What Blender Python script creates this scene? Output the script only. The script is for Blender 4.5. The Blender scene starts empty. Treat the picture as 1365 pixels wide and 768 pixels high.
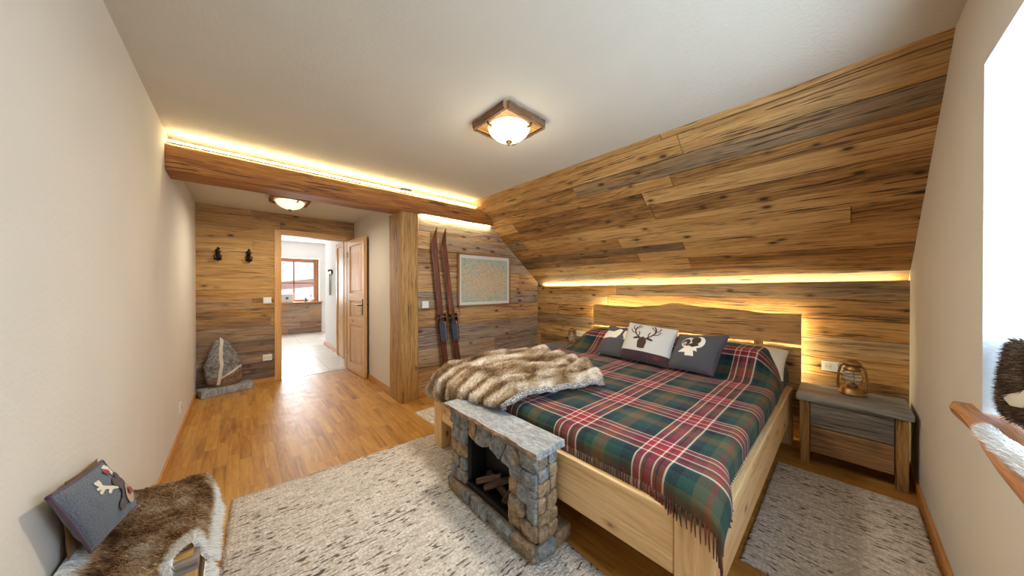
import bpy, bmesh, math, random
from mathutils import Vector, Matrix, noise
R = random.Random(7)
C = bpy.context.scene.collection
SC = bpy.context.scene
PI = math.pi

# ------------------------------------------------------------------ colour / node helpers
def srgb(r, g, b, a=1.0):
    f = lambda c: (c/255/12.92) if c/255 <= .04045 else ((c/255+.055)/1.055)**2.4
    return (f(r), f(g), f(b), a)

class NT:
    def __init__(s, name):
        s.m = bpy.data.materials.new(name); s.m.use_nodes = True
        s.t = s.m.node_tree; s.n = s.t.nodes; s.n.clear()
        s.out = s.n.new('ShaderNodeOutputMaterial')
        s.b = s.n.new('ShaderNodeBsdfPrincipled')
        s.t.links.new(s.b.outputs[0], s.out.inputs[0])
    def link(s, a, b): s.t.links.new(a, b)
    def put(s, sock, v):
        if isinstance(v, bpy.types.NodeSocket): s.link(v, sock)
        elif v is not None: sock.default_value = v
    def math(s, op, a, b=None, c=None):
        n = s.n.new('ShaderNodeMath'); n.operation = op
        s.put(n.inputs[0], a); s.put(n.inputs[1], b); s.put(n.inputs[2], c)
        return n.outputs[0]
    def sep(s, v):
        n = s.n.new('ShaderNodeSeparateXYZ'); s.link(v, n.inputs[0]); return n.outputs
    def comb(s, x, y, z=0.0):
        n = s.n.new('ShaderNodeCombineXYZ'); s.put(n.inputs[0], x); s.put(n.inputs[1], y); s.put(n.inputs[2], z); return n.outputs[0]
    def uv(s):
        n = s.n.new('ShaderNodeUVMap'); n.uv_map = 'UVMap'; return n.outputs[0]
    def obj(s): return s.n.new('ShaderNodeTexCoord').outputs['Object']
    def attr(s, nm='rnd'):
        n = s.n.new('ShaderNodeAttribute'); n.attribute_name = nm; return n.outputs['Vector']
    def noise(s, v, scale=1., detail=4., rough=.55, dist=0., out=0):
        n = s.n.new('ShaderNodeTexNoise'); s.put(n.inputs['Vector'], v)
        n.inputs['Scale'].default_value = scale; n.inputs['Detail'].default_value = detail
        n.inputs['Roughness'].default_value = rough; n.inputs['Distortion'].default_value = dist
        return n.outputs[out]
    def voro(s, v, scale=1., feat='F1', rnd=1., out='Distance'):
        n = s.n.new('ShaderNodeTexVoronoi'); n.feature = feat; s.put(n.inputs['Vector'], v)
        n.inputs['Scale'].default_value = scale; n.inputs['Randomness'].default_value = rnd
        return n.outputs[out]
    def white(s, v):
        n = s.n.new('ShaderNodeTexWhiteNoise'); s.put(n.inputs['Vector'], v); return n.outputs['Value']
    def ramp(s, f, stops, const=False):
        n = s.n.new('ShaderNodeValToRGB'); s.put(n.inputs[0], f); e = n.color_ramp.elements
        if const: n.color_ramp.interpolation = 'CONSTANT'
        while len(e) < len(stops): e.new(.5)
        for i, (p, c) in enumerate(stops):
            e[i].position = p
        for i, (p, c) in enumerate(stops):
            e[i].color = c if not isinstance(c, (int, float)) else (c, c, c, 1)
        return n.outputs[0]
    def mix(s, f, a, b, mode='MIX'):
        n = s.n.new('ShaderNodeMix'); n.data_type = 'RGBA'; n.blend_type = mode
        s.put(n.inputs[0], f); s.put(n.inputs[6], a); s.put(n.inputs[7], b); return n.outputs[2]
    def step(s, v, lo, hi):
        n = s.n.new('ShaderNodeMapRange'); n.interpolation_type = 'SMOOTHSTEP'
        s.put(n.inputs[0], v); n.inputs[1].default_value = lo; n.inputs[2].default_value = hi
        return n.outputs[0]
    def bump(s, h, strength=.3, dist=.01):
        n = s.n.new('ShaderNodeBump'); n.inputs['Strength'].default_value = strength
        n.inputs['Distance'].default_value = dist; s.link(h, n.inputs['Height']); s.link(n.outputs[0], s.b.inputs['Normal'])
    def fin(s, col=None, rough=.6, metal=0., spec=None):
        if col is not None: s.put(s.b.inputs['Base Color'], col)
        s.put(s.b.inputs['Roughness'], rough); s.b.inputs['Metallic'].default_value = metal
        if spec is not None: s.b.inputs['Specular IOR Level'].default_value = spec
        return s.m

def wood(name, dark, mid, light, grey=None, greyamt=0., knots=.5, cracks=.5, rough=.6, vary=.35, gs=1., bump=.35):
    t = NT(name); u, v, _ = t.sep(t.uv()); r0, r1, r2 = t.sep(t.attr())
    z = t.math('MULTIPLY', r0, 37.)
    warp = t.noise(t.comb(t.math('MULTIPLY', u, 1.3), t.math('MULTIPLY', v, 5.), z), 1., 3.)
    w2 = t.math('MULTIPLY', t.math('SUBTRACT', warp, .5), .06)
    vv = t.math('ADD', v, w2)
    n1 = t.noise(t.comb(t.math('MULTIPLY', u, 1.3*gs), t.math('MULTIPLY', vv, 13.*gs), z), 1., 5., .6, .3)
    nm = t.noise(t.comb(t.math('MULTIPLY', u, 2.2*gs), t.math('MULTIPLY', vv, 58.*gs), z), 1., 5., .65, .5)
    n2 = t.noise(t.comb(t.math('MULTIPLY', u, 9.), t.math('MULTIPLY', vv, 240.), z), 1., 3., .7)
    rings = t.math('SINE', t.math('MULTIPLY', t.math('ADD', vv, t.math('MULTIPLY', warp, .16)), 260.*gs))
    f = t.math('ADD', t.math('ADD', t.math('MULTIPLY', n1, .5), t.math('MULTIPLY', n2, .32)), t.math('MULTIPLY', rings, .028))
    f = t.math('ADD', f, t.math('MULTIPLY', nm, .50))
    f = t.math('SUBTRACT', f, .16)
    f = t.math('ADD', f, t.math('MULTIPLY', t.math('SUBTRACT', r1, .5), vary*.6))
    col = t.ramp(f, [(.28, dark), (.47, mid), (.72, light)])
    if grey:
        gn = t.noise(t.comb(t.math('MULTIPLY', u, .8), t.math('MULTIPLY', v, 7.), t.math('ADD', z, 9.)), 1., 3.)
        gf = t.step(t.math('ADD', t.math('MULTIPLY', gn, .9), t.math('MULTIPLY', r2, .75)), 1.12-greyamt, 1.5-greyamt)
        gc = t.mix(1., t.ramp(f, [(.2, srgb(50, 45, 42)), (.55, grey), (.9, srgb(205, 190, 165))]), (1, 1, 1, 1), 'MULTIPLY')
        col = t.mix(t.math('MULTIPLY', gf, .8), col, gc)
    # knots
    kv = t.comb(t.math('MULTIPLY', t.math('ADD', u, t.math('MULTIPLY', warp, .05)), 2.6), t.math('MULTIPLY', v, 5.2), z)
    kd = t.voro(kv, 1.6); kc = t.sep(t.voro(kv, 1.6, out='Color'))[0]
    km = t.math('MULTIPLY', t.step(kd, .13, .08), t.math('GREATER_THAN', kc, 1.-knots))
    ring = t.math('MULTIPLY', t.step(kd, .27, .10), t.math('GREATER_THAN', kc, 1.-knots))
    col = t.mix(t.math('MULTIPLY', ring, .5), col, dark)
    col = t.mix(t.math('MULTIPLY', km, .85), col, tuple(c*.35 for c in dark[:3])+(1,))
    cn = t.noise(t.comb(t.math('MULTIPLY', u, 3.2), t.math('MULTIPLY', vv, 95.), t.math('ADD', z, 3.)), 1., 3., .5)
    area = t.step(t.noise(t.comb(t.math('MULTIPLY', u, 1.5), t.math('MULTIPLY', v, 4.), z), 1., 2.), .32, .52)
    cm = t.math('MULTIPLY', t.step(cn, .575, .63), area)
    col = t.mix(t.math('MULTIPLY', cm, cracks), col, tuple(c*.3 for c in dark[:3])+(1,))
    h = t.math('SUBTRACT', t.math('ADD', n2, n1), t.math('MULTIPLY', t.math('ADD', cm, km), 1.2))
    t.bump(h, bump, .006)
    return t.fin(col, rough)

def plain(name, col, rough=.5, metal=0., var=.0, scale=30., bump=0.):
    t = NT(name)
    if var or bump:
        n = t.noise(t.obj(), scale, 5.)
        c2 = tuple(max(0, c*(1-var)) for c in col[:3])+(1,); c3 = tuple(min(1, c*(1+var)) for c in col[:3])+(1,)
        if bump: t.bump(n, bump, .004)
        return t.fin(t.ramp(n, [(.3, c2), (.7, c3)]), rough, metal)
    return t.fin(col, rough, metal)

def emit(name, col, strength):
    t = NT(name); t.fin(col, .5); t.b.inputs['Emission Color'].default_value = col
    t.b.inputs['Emission Strength'].default_value = strength; return t.m

def plaster(name, col, strength=.35):
    t = NT(name); o = t.obj()
    n = t.noise(o, 55., 4., .6); n2 = t.noise(o, 1.3, 2.)
    t.bump(n, strength, .006)
    c2 = tuple(c*.93 for c in col[:3])+(1,)
    return t.fin(t.ramp(n2, [(.3, c2), (.7, col)]), .9, spec=.2)

M = {}
M['wall'] = plaster('white_plaster', srgb(224, 218, 208))
M['white'] = plaster('far_room_plaster', srgb(238, 236, 232), .3)
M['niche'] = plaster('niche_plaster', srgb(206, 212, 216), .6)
M['ceil'] = plaster('ceiling_plaster', srgb(212, 205, 190), .5)
M['slope'] = wood('reclaimed_boards_slope', srgb(80, 52, 26), srgb(170, 122, 64), srgb(214, 172, 110), srgb(132, 116, 94), .22, .75, .9, .6, .42)
M['ski'] = wood('reclaimed_boards_back', srgb(92, 62, 36), srgb(176, 134, 86), srgb(216, 182, 134), srgb(146, 132, 120), .42, .75, .75, .65, .3)
M['hallw'] = wood('reclaimed_boards_hall', srgb(88, 58, 24), srgb(174, 128, 64), srgb(212, 170, 102), srgb(118, 100, 90), .24, .75, .75, .6, .3)
M['beam'] = wood('old_beam', srgb(66, 34, 12), srgb(154, 94, 36), srgb(200, 144, 68), None, 0, .25, .9, .6, .2)
M['post'] = wood('old_post', srgb(84, 56, 26), srgb(168, 124, 66), srgb(208, 170, 106), None, 0, .25, .8, .6, .2)
M['casing'] = wood('door_casing_wood', srgb(150, 94, 40), srgb(202, 146, 76), srgb(226, 178, 108), None, 0, .3, .15, .45, .15, 1., .1)
M['door'] = wood('door_leaf_wood', srgb(166, 118, 70), srgb(212, 166, 114), srgb(232, 194, 146), None, 0, .1, .15, .4, .1, 1., .1)
M['pine'] = wood('pine_bed', srgb(170, 118, 66), srgb(228, 188, 132), srgb(246, 216, 168), None, 0, .8, .15, .42, .12, .7, .1)
M['hb'] = wood('headboard_oak', srgb(88, 54, 26), srgb(184, 134, 74), srgb(216, 172, 110), None, 0, .25, .95, .55, .1, .8)
M['nsgrey'] = wood('nightstand_grey', srgb(64, 56, 50), srgb(122, 110, 98), srgb(168, 152, 132), srgb(110, 112, 116), .5, .3, .6, .6, .3)
M['nstop'] = wood('nightstand_top_wood', srgb(84, 84, 84), srgb(140, 138, 134), srgb(184, 180, 172), srgb(130, 134, 140), .5, .15, .5, .55, .1)
M['winframe'] = wood('window_frame_wood', srgb(96, 52, 26), srgb(150, 96, 58), srgb(176, 124, 84), None, 0, 0, .1, .4, .1)
M['sill'] = wood('sill_wood', srgb(150, 84, 46), srgb(196, 134, 92), srgb(222, 170, 130), None, 0, .1, .1, .35, .1)
M['base'] = wood('baseboard_wood', srgb(150, 92, 38), srgb(196, 134, 66), srgb(214, 156, 86), None, 0, .05, .05, .35, .1, 1., .05)
M['skired'] = wood('lacquered_ski', srgb(48, 22, 14), srgb(96, 48, 32), srgb(150, 98, 68), None, 0, 0, .6, .35, .2, 1., .2)
M['mapframe'] = wood('map_frame_wood', srgb(90, 58, 28), srgb(140, 98, 54), srgb(170, 126, 76), None, 0, 0, .1, .4, .1)
M['bark'] = wood('bark_edge', srgb(72, 48, 30), srgb(134, 98, 68), srgb(176, 138, 102), None, 0, .2, .8, .8, .2, 2.5, .9)
M['lampwood'] = wood('lamp_plate_wood', srgb(150, 100, 46), srgb(204, 156, 88), srgb(232, 192, 128), None, 0, .1, .1, .5, .1)
M['log'] = wood('charred_log', srgb(40, 26, 20), srgb(98, 74, 60), srgb(146, 120, 100), None, 0, .1, .8, .9, .3, 2., .8)
M['panelfar'] = wood('reclaimed_boards_far', srgb(98, 62, 42), srgb(160, 116, 84), srgb(196, 156, 120), srgb(140, 120, 104), .2, .4, .5, .6, .35)
M['firebox'] = plain('firebox_black', srgb(20, 20, 24), .6)
M['iron'] = plain('dark_iron', srgb(30, 26, 26), .5, .6)
M['plastic'] = plain('white_plastic', srgb(232, 230, 226), .35)
M['darkplastic'] = plain('socket_hole', srgb(70, 66, 62), .5)
M['bronze'] = plain('antique_bronze', srgb(158, 122, 76), .38, .7, .35, 20.)
M['brass'] = plain('aged_brass', srgb(120, 96, 52), .4, .8)
M['steel'] = plain('brushed_steel', srgb(180, 176, 170), .3, .9)
M['linen'] = plain('white_linen', srgb(226, 218, 202), .9, 0, .05, 12.)
M['leddot'] = emit('warm_led', (1., .84, .45, 1), 62.)
M['ledhb'] = emit('warm_led_headboard', (1., .90, .50, 1), 85.)
def alabaster():
    t = NT('alabaster_glass_lit'); n = t.noise(t.obj(), 11., 4., .6, 1.2)
    lw = t.n.new('ShaderNodeLayerWeight'); lw.inputs[0].default_value = .35
    c = t.ramp(n, [(.3, (1., .78, .46, 1)), (.55, (1., .90, .70, 1))])
    t.put(t.b.inputs['Emission Color'], c)
    t.put(t.b.inputs['Emission Strength'], t.math('SUBTRACT', 1.25, t.math('MULTIPLY', lw.outputs['Facing'], .55)))
    return t.fin(srgb(240, 230, 210), .25)
M['dome'] = alabaster()

# parquet
def parquet():
    t = NT('oak_parquet'); x, y, _ = t.sep(t.obj())
    W, L = .071, .46
    xr = t.math('DIVIDE', x, W); row = t.math('FLOOR', xr)
    off = t.white(t.comb(row, 1.7, 0.))
    yr = t.math('ADD', t.math('DIVIDE', y, L), t.math('MULTIPLY', off, 7.)); colm = t.math('FLOOR', yr)
    rnd = t.white(t.comb(row, colm, 3.)); rnd2 = t.white(t.comb(row, colm, 8.))
    g = t.noise(t.comb(t.math('MULTIPLY', x, 26.), t.math('MULTIPLY', y, 2.2), t.math('MULTIPLY', rnd, 40.)), 1., 6., .6, .9)
    g2 = t.noise(t.comb(t.math('MULTIPLY', x, 170.), t.math('MULTIPLY', y, 6.), rnd), 1., 3.)
    f = t.math('ADD', t.math('MULTIPLY', g, .62), t.math('MULTIPLY', g2, .22))
    f = t.math('ADD', f, t.math('MULTIPLY', t.math('SUBTRACT', rnd, .5), .17))
    col = t.ramp(f, [(.16, srgb(110, 68, 26)), (.38, srgb(176, 124, 56)), (.6, srgb(204, 154, 80)), (.85, srgb(226, 182, 112))])
    fx = t.math('FRACT', xr); fy = t.math('FRACT', yr)
    sx = t.math('LESS_THAN', t.math('MINIMUM', fx, t.math('SUBTRACT', 1., fx)), .014)
    sy = t.math('LESS_THAN', t.math('MINIMUM', fy, t.math('SUBTRACT', 1., fy)), .003)
    seam = t.math('MAXIMUM', sx, sy)
    col = t.mix(t.math('MULTIPLY', seam, .35), col, srgb(110, 62, 22))
    n = t.noise(t.obj(), 9., 3.)
    r = t.math('ADD', .28, t.math('MULTIPLY', n, .22))
    t.bump(t.math('SUBTRACT', t.math('MULTIPLY', g2, .3), seam), .12, .003)
    return t.fin(col, r)
M['floor'] = parquet()
def tiles():
    t = NT('pale_floor_tiles'); x, y, _ = t.sep(t.obj())
    fx = t.math('FRACT', t.math('DIVIDE', t.math('ADD', x, .13), .6)); fy = t.math('FRACT', t.math('DIVIDE', t.math('ADD', y, .2), 1.1))
    sx = t.math('LESS_THAN', fx, .012); sy = t.math('LESS_THAN', fy, .006)
    n = t.noise(t.obj(), 2.5, 4.)
    col = t.ramp(n, [(.3, srgb(196, 190, 180)), (.7, srgb(222, 214, 202))])
    col = t.mix(t.math('MAXIMUM', sx, sy), col, srgb(130, 124, 116))
    return t.fin(col, .32)
M['tiles'] = tiles()

def rug_mat(name, along_u):
    t = NT(name); u, v, _ = t.sep(t.uv())
    if not along_u: u, v = v, u
    wob = t.math('MULTIPLY', t.noise(t.comb(u, v), 6., 2.), .02)
    v2 = t.math('ADD', v, wob)
    row = t.math('MULTIPLY', v2, 85.)
    loops = t.voro(t.comb(t.math('MULTIPLY', u, 62.), row), 1., 'F1', .75)
    rid = t.math('FLOOR', row)
    d = t.noise(t.comb(t.math('MULTIPLY', u, 17.), t.math('MULTIPLY', v2, 74.), 0.), 1., 2.5, .55)
    area = t.noise(t.comb(t.math('MULTIPLY', u, 1.6), t.math('MULTIPLY', v, 4.)), 1., 2.)
    dm = t.step(t.math('ADD', d, t.math('MULTIPLY', t.math('SUBTRACT', area, .5), .35)), .585, .635)
    base = t.ramp(t.noise(t.comb(t.math('MULTIPLY', u, 9.), t.math('MULTIPLY', v, 30.)), 1., 4.), [(.3, srgb(208, 198, 184)), (.7, srgb(244, 238, 228))])
    base = t.mix(t.math('MULTIPLY', t.step(loops, .25, .75), .42), base, srgb(146, 132, 118))
    col = t.mix(t.math('MULTIPLY', dm, .85), base, t.ramp(t.noise(t.comb(u, v), 5., 2.), [(.4, srgb(52, 44, 40)), (.6, srgb(104, 76, 60))]))
    t.bump(t.math('SUBTRACT', 1., loops), .9, .008)
    return t.fin(col, .95, spec=.1)
M['rug_u'] = rug_mat('wool_rug_rows_across', True)
M['rug_v'] = rug_mat('wool_rug_rows_along', False)

def plaid():
    t = NT('tartan_wool'); u, v, _ = t.sep(t.uv()); P = .43
    nav, gre, oli, rus = srgb(20, 32, 44), srgb(34, 66, 58), srgb(88, 84, 56), srgb(128, 62, 44)
    red, cri, whi, teal = srgb(134, 40, 48), srgb(156, 30, 62), srgb(226, 214, 184), srgb(28, 62, 70)
    st = [(0., nav), (.07, teal), (.13, gre), (.24, oli), (.30, rus), (.33, oli), (.40, gre), (.50, nav), (.575, teal), (.60, whi), (.618, red),
          (.675, nav), (.69, red), (.715, whi), (.733, cri), (.79, red), (.81, nav), (.82, red), (.845, whi), (.862, cri), (.90, red), (.925, whi), (.94, nav)]
    a = t.ramp(t.math('FRACT', t.math('ADD', t.math('DIVIDE', u, P), .27)), st, True)
    b = t.ramp(t.math('FRACT', t.math('ADD', t.math('DIVIDE', v, P), .08)), st, True)
    tw = t.math('SINE', t.math('MULTIPLY', t.math('ADD', u, v), 1400.))
    f = t.math('ADD', .5, t.math('MULTIPLY', tw, .12))
    col = t.mix(f, a, b)
    n = t.noise(t.comb(u, v), 220., 3.)
    col = t.mix(t.math('MULTIPLY', t.step(n, .35, .7), .10), col, srgb(120, 112, 100))
    t.bump(n, .5, .003)
    t.b.inputs['Sheen Weight'].default_value = .06
    return t.fin(col, .9, spec=.1)
M['plaid'] = plaid()

def felt(name, c1, c2, scale=260.):
    t = NT(name); u, v, _ = t.sep(t.uv())
    n = t.noise(t.comb(u, t.math('MULTIPLY', v, 1.6)), scale, 3., .7)
    t.bump(n, .5, .003); t.b.inputs['Sheen Weight'].default_value = .2
    return t.fin(t.ramp(n, [(.35, c1), (.65, c2)]), .95, spec=.1)
M['feltgrey'] = felt('grey_felt', srgb(58, 56, 60), srgb(98, 96, 100))
M['feltlight'] = felt('light_grey_felt', srgb(184, 180, 174), srgb(218, 214, 208))
M['feltblue'] = felt('blue_grey_felt', srgb(40, 48, 60), srgb(122, 130, 142), 150.)
M['feltdark'] = felt('dark_felt', srgb(60, 42, 34), srgb(88, 66, 54))
M['feltred'] = felt('red_felt', srgb(140, 16, 28), srgb(178, 30, 44))
M['feltcream'] = felt('cream_felt', srgb(222, 214, 194), srgb(246, 240, 226))
M['felttan'] = felt('tan_felt', srgb(176, 146, 112), srgb(206, 180, 146))
M['felthem'] = felt('dark_hem_felt', srgb(48, 42, 44), srgb(84, 56, 58), 90.)
M['felthemred'] = felt('muted_red_felt', srgb(96, 36, 44), srgb(128, 52, 58))
M['piping'] = felt('stitched_piping', srgb(60, 50, 62), srgb(104, 72, 84), 200.)
M['plushbrown'] = felt('brown_plush', srgb(92, 60, 28), srgb(150, 108, 58))

def furmat(name, kind):
    t = NT(name); u, v, _ = t.sep(t.uv()); r0, r1, r2 = t.sep(t.attr())
    if kind == 'throw':
        n = t.noise(t.comb(t.math('MULTIPLY', u, 5.), t.math('MULTIPLY', v, 14.)), 1., 4., .6, .6)
        f = t.math('ADD', t.math('ADD', t.math('MULTIPLY', n, .8), t.math('MULTIPLY', r2, .42)), t.math('MULTIPLY', t.math('SUBTRACT', r1, .5), .22))
        col = t.ramp(f, [(.34, srgb(92, 64, 40)), (.50, srgb(152, 118, 82)), (.64, srgb(198, 176, 146)), (.84, srgb(244, 236, 224))])
    elif kind == 'pelt':
        n = t.noise(t.comb(t.math('MULTIPLY', u, 7.), t.math('MULTIPLY', v, 14.)), 1., 5., .65, .5)
        f = t.math('ADD', t.math('ADD', t.math('MULTIPLY', n, .75), t.math('MULTIPLY', r2, .75)), t.math('MULTIPLY', t.math('SUBTRACT', r1, .5), .25))
        col = t.ramp(f, [(.28, srgb(52, 34, 22)), (.40, srgb(124, 86, 50)), (.52, srgb(186, 148, 104)), (.68, srgb(216, 200, 176)), (.86, srgb(246, 244, 240))])
    elif kind == 'white':
        f = t.math('ADD', t.math('MULTIPLY', r1, .5), t.math('MULTIPLY', r2, .4))
        col = t.ramp(f, [(.02, srgb(110, 104, 100)), (.2, srgb(206, 204, 200)), (.8, srgb(244, 244, 242))])
    else:
        n = t.noise(t.comb(t.math('MULTIPLY', u, 16.), t.math('MULTIPLY', v, 9.)), 1., 4., .6, .5)
        f = t.math('ADD', t.math('MULTIPLY', n, .8), t.math('MULTIPLY', t.math('SUBTRACT', r1, .5), .4))
        col = t.ramp(f, [(.2, srgb(34, 26, 22)), (.4, srgb(84, 62, 46)), (.55, srgb(122, 100, 80)), (.7, srgb(176, 158, 136))])
    return t.fin(col, .75, spec=.25)
M['furthrow'] = furmat('faux_fur', 'throw'); M['furpelt'] = furmat('reindeer_fur', 'pelt')
M['furwhite'] = furmat('white_fur', 'white'); M['furdark'] = furmat('dark_fur', 'dark')

def stonemat():
    t = NT('natural_stone'); r0, r1, r2 = t.sep(t.attr()); o = t.obj()
    n = t.noise(o, 26., 6., .65); n2 = t.noise(o, 110., 3.)
    n3 = t.noise(o, 9., 3.)
    f = t.math('ADD', t.math('MULTIPLY', n, .8), t.math('MULTIPLY', t.math('SUBTRACT', n2, .5), .35))
    grey = t.ramp(f, [(.25, srgb(84, 88, 90)), (.48, srgb(150, 154, 154)), (.66, srgb(206, 206, 200))])
    warm = t.ramp(f, [(.25, srgb(110, 86, 62)), (.48, srgb(176, 148, 112)), (.66, srgb(212, 194, 164))])
    col = t.mix(t.step(t.math('ADD', r1, t.math('MULTIPLY', t.math('SUBTRACT', n3, .5), 1.1)), .38, .62), grey, warm)
    col = t.mix(t.math('MULTIPLY', r2, .35), col, srgb(90, 88, 84))
    t.bump(t.math('ADD', n, n2), .6, .01)
    return t.fin(col, .85)
M['stone'] = stonemat()
def slabmat():
    t = NT('grey_gneiss_slab'); o = t.obj(); x, y, z = t.sep(o)
    n = t.noise(t.comb(t.math('MULTIPLY', x, 3.), y, z), 14., 7., .7, 1.2); n2 = t.noise(o, 160., 2.)
    f = t.math('ADD', t.math('MULTIPLY', n, .75), t.math('MULTIPLY', n2, .25))
    col = t.ramp(f, [(.3, srgb(98, 100, 102)), (.5, srgb(146, 149, 150)), (.68, srgb(204, 206, 204))])
    t.bump(f, .35, .006); return t.fin(col, .55)
M['slab'] = slabmat()
M['slabedge'] = plain('broken_slab_edge', srgb(146, 118, 92), .9, 0, .45, 34., .9)
M['mortar'] = plain('mortar', srgb(58, 58, 58), .95, 0, .2, 60., .4)
def boulder():
    t = NT('veined_boulder'); o = t.obj(); x, y, z = t.sep(o)
    n = t.noise(o, 38., 6., .7); w = t.noise(o, 5., 3.)
    col = t.ramp(n, [(.3, srgb(64, 66, 70)), (.5, srgb(118, 118, 116)), (.68, srgb(170, 162, 148))])
    br = t.ramp(n, [(.3, srgb(84, 62, 44)), (.7, srgb(150, 116, 84))])
    col = t.mix(t.step(t.math('SUBTRACT', t.math('MULTIPLY', x, .3), z), -.16, -.1), col, br)
    ww = t.math('MULTIPLY', t.math('SUBTRACT', w, .5), .06)
    vein = t.math('ABSOLUTE', t.math('ADD', t.math('ADD', x, .045), t.math('ADD', ww, t.math('MULTIPLY', z, -.05))))
    v1 = t.math('MULTIPLY', t.step(vein, .022, .012), t.math('GREATER_THAN', z, .02))
    arc = t.math('ABSOLUTE', t.math('SUBTRACT', t.math('SUBTRACT', z, .10), t.math('ADD', t.math('MULTIPLY', t.math('ADD', x, .04), .55), ww)))
    v2 = t.math('MULTIPLY', t.step(arc, .018, .008), t.math('GREATER_THAN', x, -.05))
    rim = t.step(n, .5, .65)
    col = t.mix(t.math('MAXIMUM', v1, v2), col, srgb(206, 198, 180))
    t.bump(n, .6, .01); return t.fin(col, .7)
M['boulder'] = boulder()
def mapmat():
    t = NT('relief_map_print'); u, v, _ = t.sep(t.uv())
    p = t.comb(u, v)
    sk = t.comb(t.math('MULTIPLY', t.math('ADD', u, v), 5.), t.math('MULTIPLY', t.math('SUBTRACT', u, v), 13.))
    n = t.noise(sk, 3.2, 9., .8, 2.2); m = t.noise(p, 2.2, 2.)
    d = t.math('SQRT', t.math('ADD', t.math('POWER', t.math('MULTIPLY', t.math('SUBTRACT', u, .55), 1.0), 2.), t.math('POWER', t.math('MULTIPLY', t.math('SUBTRACT', v, .5), 1.5), 2.)))
    edge = t.math('ADD', t.math('ADD', t.math('MULTIPLY', d, .75), .12), t.math('MULTIPLY', t.math('SUBTRACT', t.noise(t.comb(u, v), 5., 5., .7, 1.5), .5), 1.6))
    a = t.ramp(n, [(.36, srgb(104, 84, 62)), (.46, srgb(184, 146, 112)), (.54, srgb(218, 206, 178)), (.64, srgb(136, 154, 128))])
    b = t.ramp(n, [(.36, srgb(70, 98, 80)), (.46, srgb(130, 156, 134)), (.54, srgb(208, 210, 190)), (.64, srgb(120, 148, 146))])
    col = t.mix(t.step(edge, .30, .62), a, b)
    ins = t.math('MULTIPLY', t.math('MULTIPLY', t.math('GREATER_THAN', u, .04), t.math('LESS_THAN', u, .955)), t.math('MULTIPLY', t.math('GREATER_THAN', v, .06), t.math('LESS_THAN', v, .93)))
    col = t.mix(ins, srgb(214, 212, 206), col)
    return t.fin(col, .35)
M['map'] = mapmat()
def glassmat(name='clear_glass', rough=.02):
    t = NT(name); t.b.inputs['Transmission Weight'].default_value = 1.; t.b.inputs['IOR'].default_value = 1.15
    return t.fin((.95, .97, .97, 1), rough)
M['glass'] = glassmat()
M['snow'] = plain('snow_ground', srgb(236, 240, 246), .9)
M['roofsnow'] = plain('brown_roof', srgb(190, 150, 138), .8, 0, .2)

# ------------------------------------------------------------------ mesh helpers
def layers(bm):
    uv = bm.loops.layers.uv.get('UVMap') or bm.loops.layers.uv.new('UVMap')
    cl = bm.loops.layers.float_color.get('rnd') or bm.loops.layers.float_color.new('rnd')
    return uv, cl
def boxuv(bm, faces, axis, rnd=None):
    uv, cl = layers(bm); rnd = rnd or (R.random(), R.random(), R.random())
    ou, ov = rnd[0]*13, rnd[1]*17
    for f in faces:
        f.normal_update(); n = f.normal; ax = max(range(3), key=lambda i: abs(n[i]))
        if ax == axis: a, b = [i for i in range(3) if i != axis]; s = .25
        else: a = axis; b = [i for i in range(3) if i not in (axis, ax)][0]; s = 1.
        for l in f.loops:
            c = l.vert.co; l[uv].uv = (c[a]*s+ou, c[b]+ov); l[cl] = (*rnd, 1)
def box(bm, x0, x1, y0, y1, z0, z1, axis=0, bev=0., rot=None, rnd=None, seg=2):
    b2 = bmesh.new(); bmesh.ops.create_cube(b2, size=1)
    for v in b2.verts: v.co = Vector(((x0+x1)/2+v.co.x*(x1-x0), (y0+y1)/2+v.co.y*(y1-y0), (z0+z1)/2+v.co.z*(z1-z0)))
    if bev: bmesh.ops.bevel(b2, geom=b2.edges[:], offset=bev, segments=seg, affect='EDGES', profile=.6)
    boxuv(b2, b2.faces, axis, rnd)
    if rot is not None:
        for v in b2.verts: v.co = rot @ v.co
    merge(bm, b2)
def merge(bm, b2, mat=None):
    layers(bm); layers(b2)
    me = bpy.data.meshes.new('tmp'); b2.to_mesh(me); b2.free(); n = len(bm.faces); bm.from_mesh(me); bpy.data.meshes.remove(me)
    bm.faces.ensure_lookup_table()
    if mat is not None:
        for f in bm.faces[n:]: f.material_index = mat
def obj(name, bm, mat, parent=None, smooth=False, label=None, cat=None, group=None, kind=None, loc=None):
    layers(bm); me = bpy.data.meshes.new(name)
    if loc is not None:
        for v in bm.verts: v.co -= Vector(loc)
    if smooth:
        for f in bm.faces: f.smooth = True
    bm.to_mesh(me); bm.free()
    for m in (mat if isinstance(mat, (list, tuple)) else [mat]): me.materials.append(m)
    o = bpy.data.objects.new(name, me); C.objects.link(o)
    if loc is not None: o.location = loc
    if parent: o.parent = parent
    tag(o, label, cat, group, kind)
    return o
def tag(o, label=None, cat=None, group=None, kind=None):
    if label: o['label'] = label
    if cat: o['category'] = cat
    if group: o['group'] = group
    if kind: o['kind'] = kind
    return o
def thing(name, label, cat, loc=(0, 0, 0), rz=0., group=None, kind=None):
    o = bpy.data.objects.new(name, None); C.objects.link(o); o.location = loc; o.rotation_euler = (0, 0, rz); o.empty_display_size = .05
    return tag(o, label, cat, group, kind)
def struct(name, bm, mat, **k): return obj(name, bm, mat, kind='structure', **k)
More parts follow.
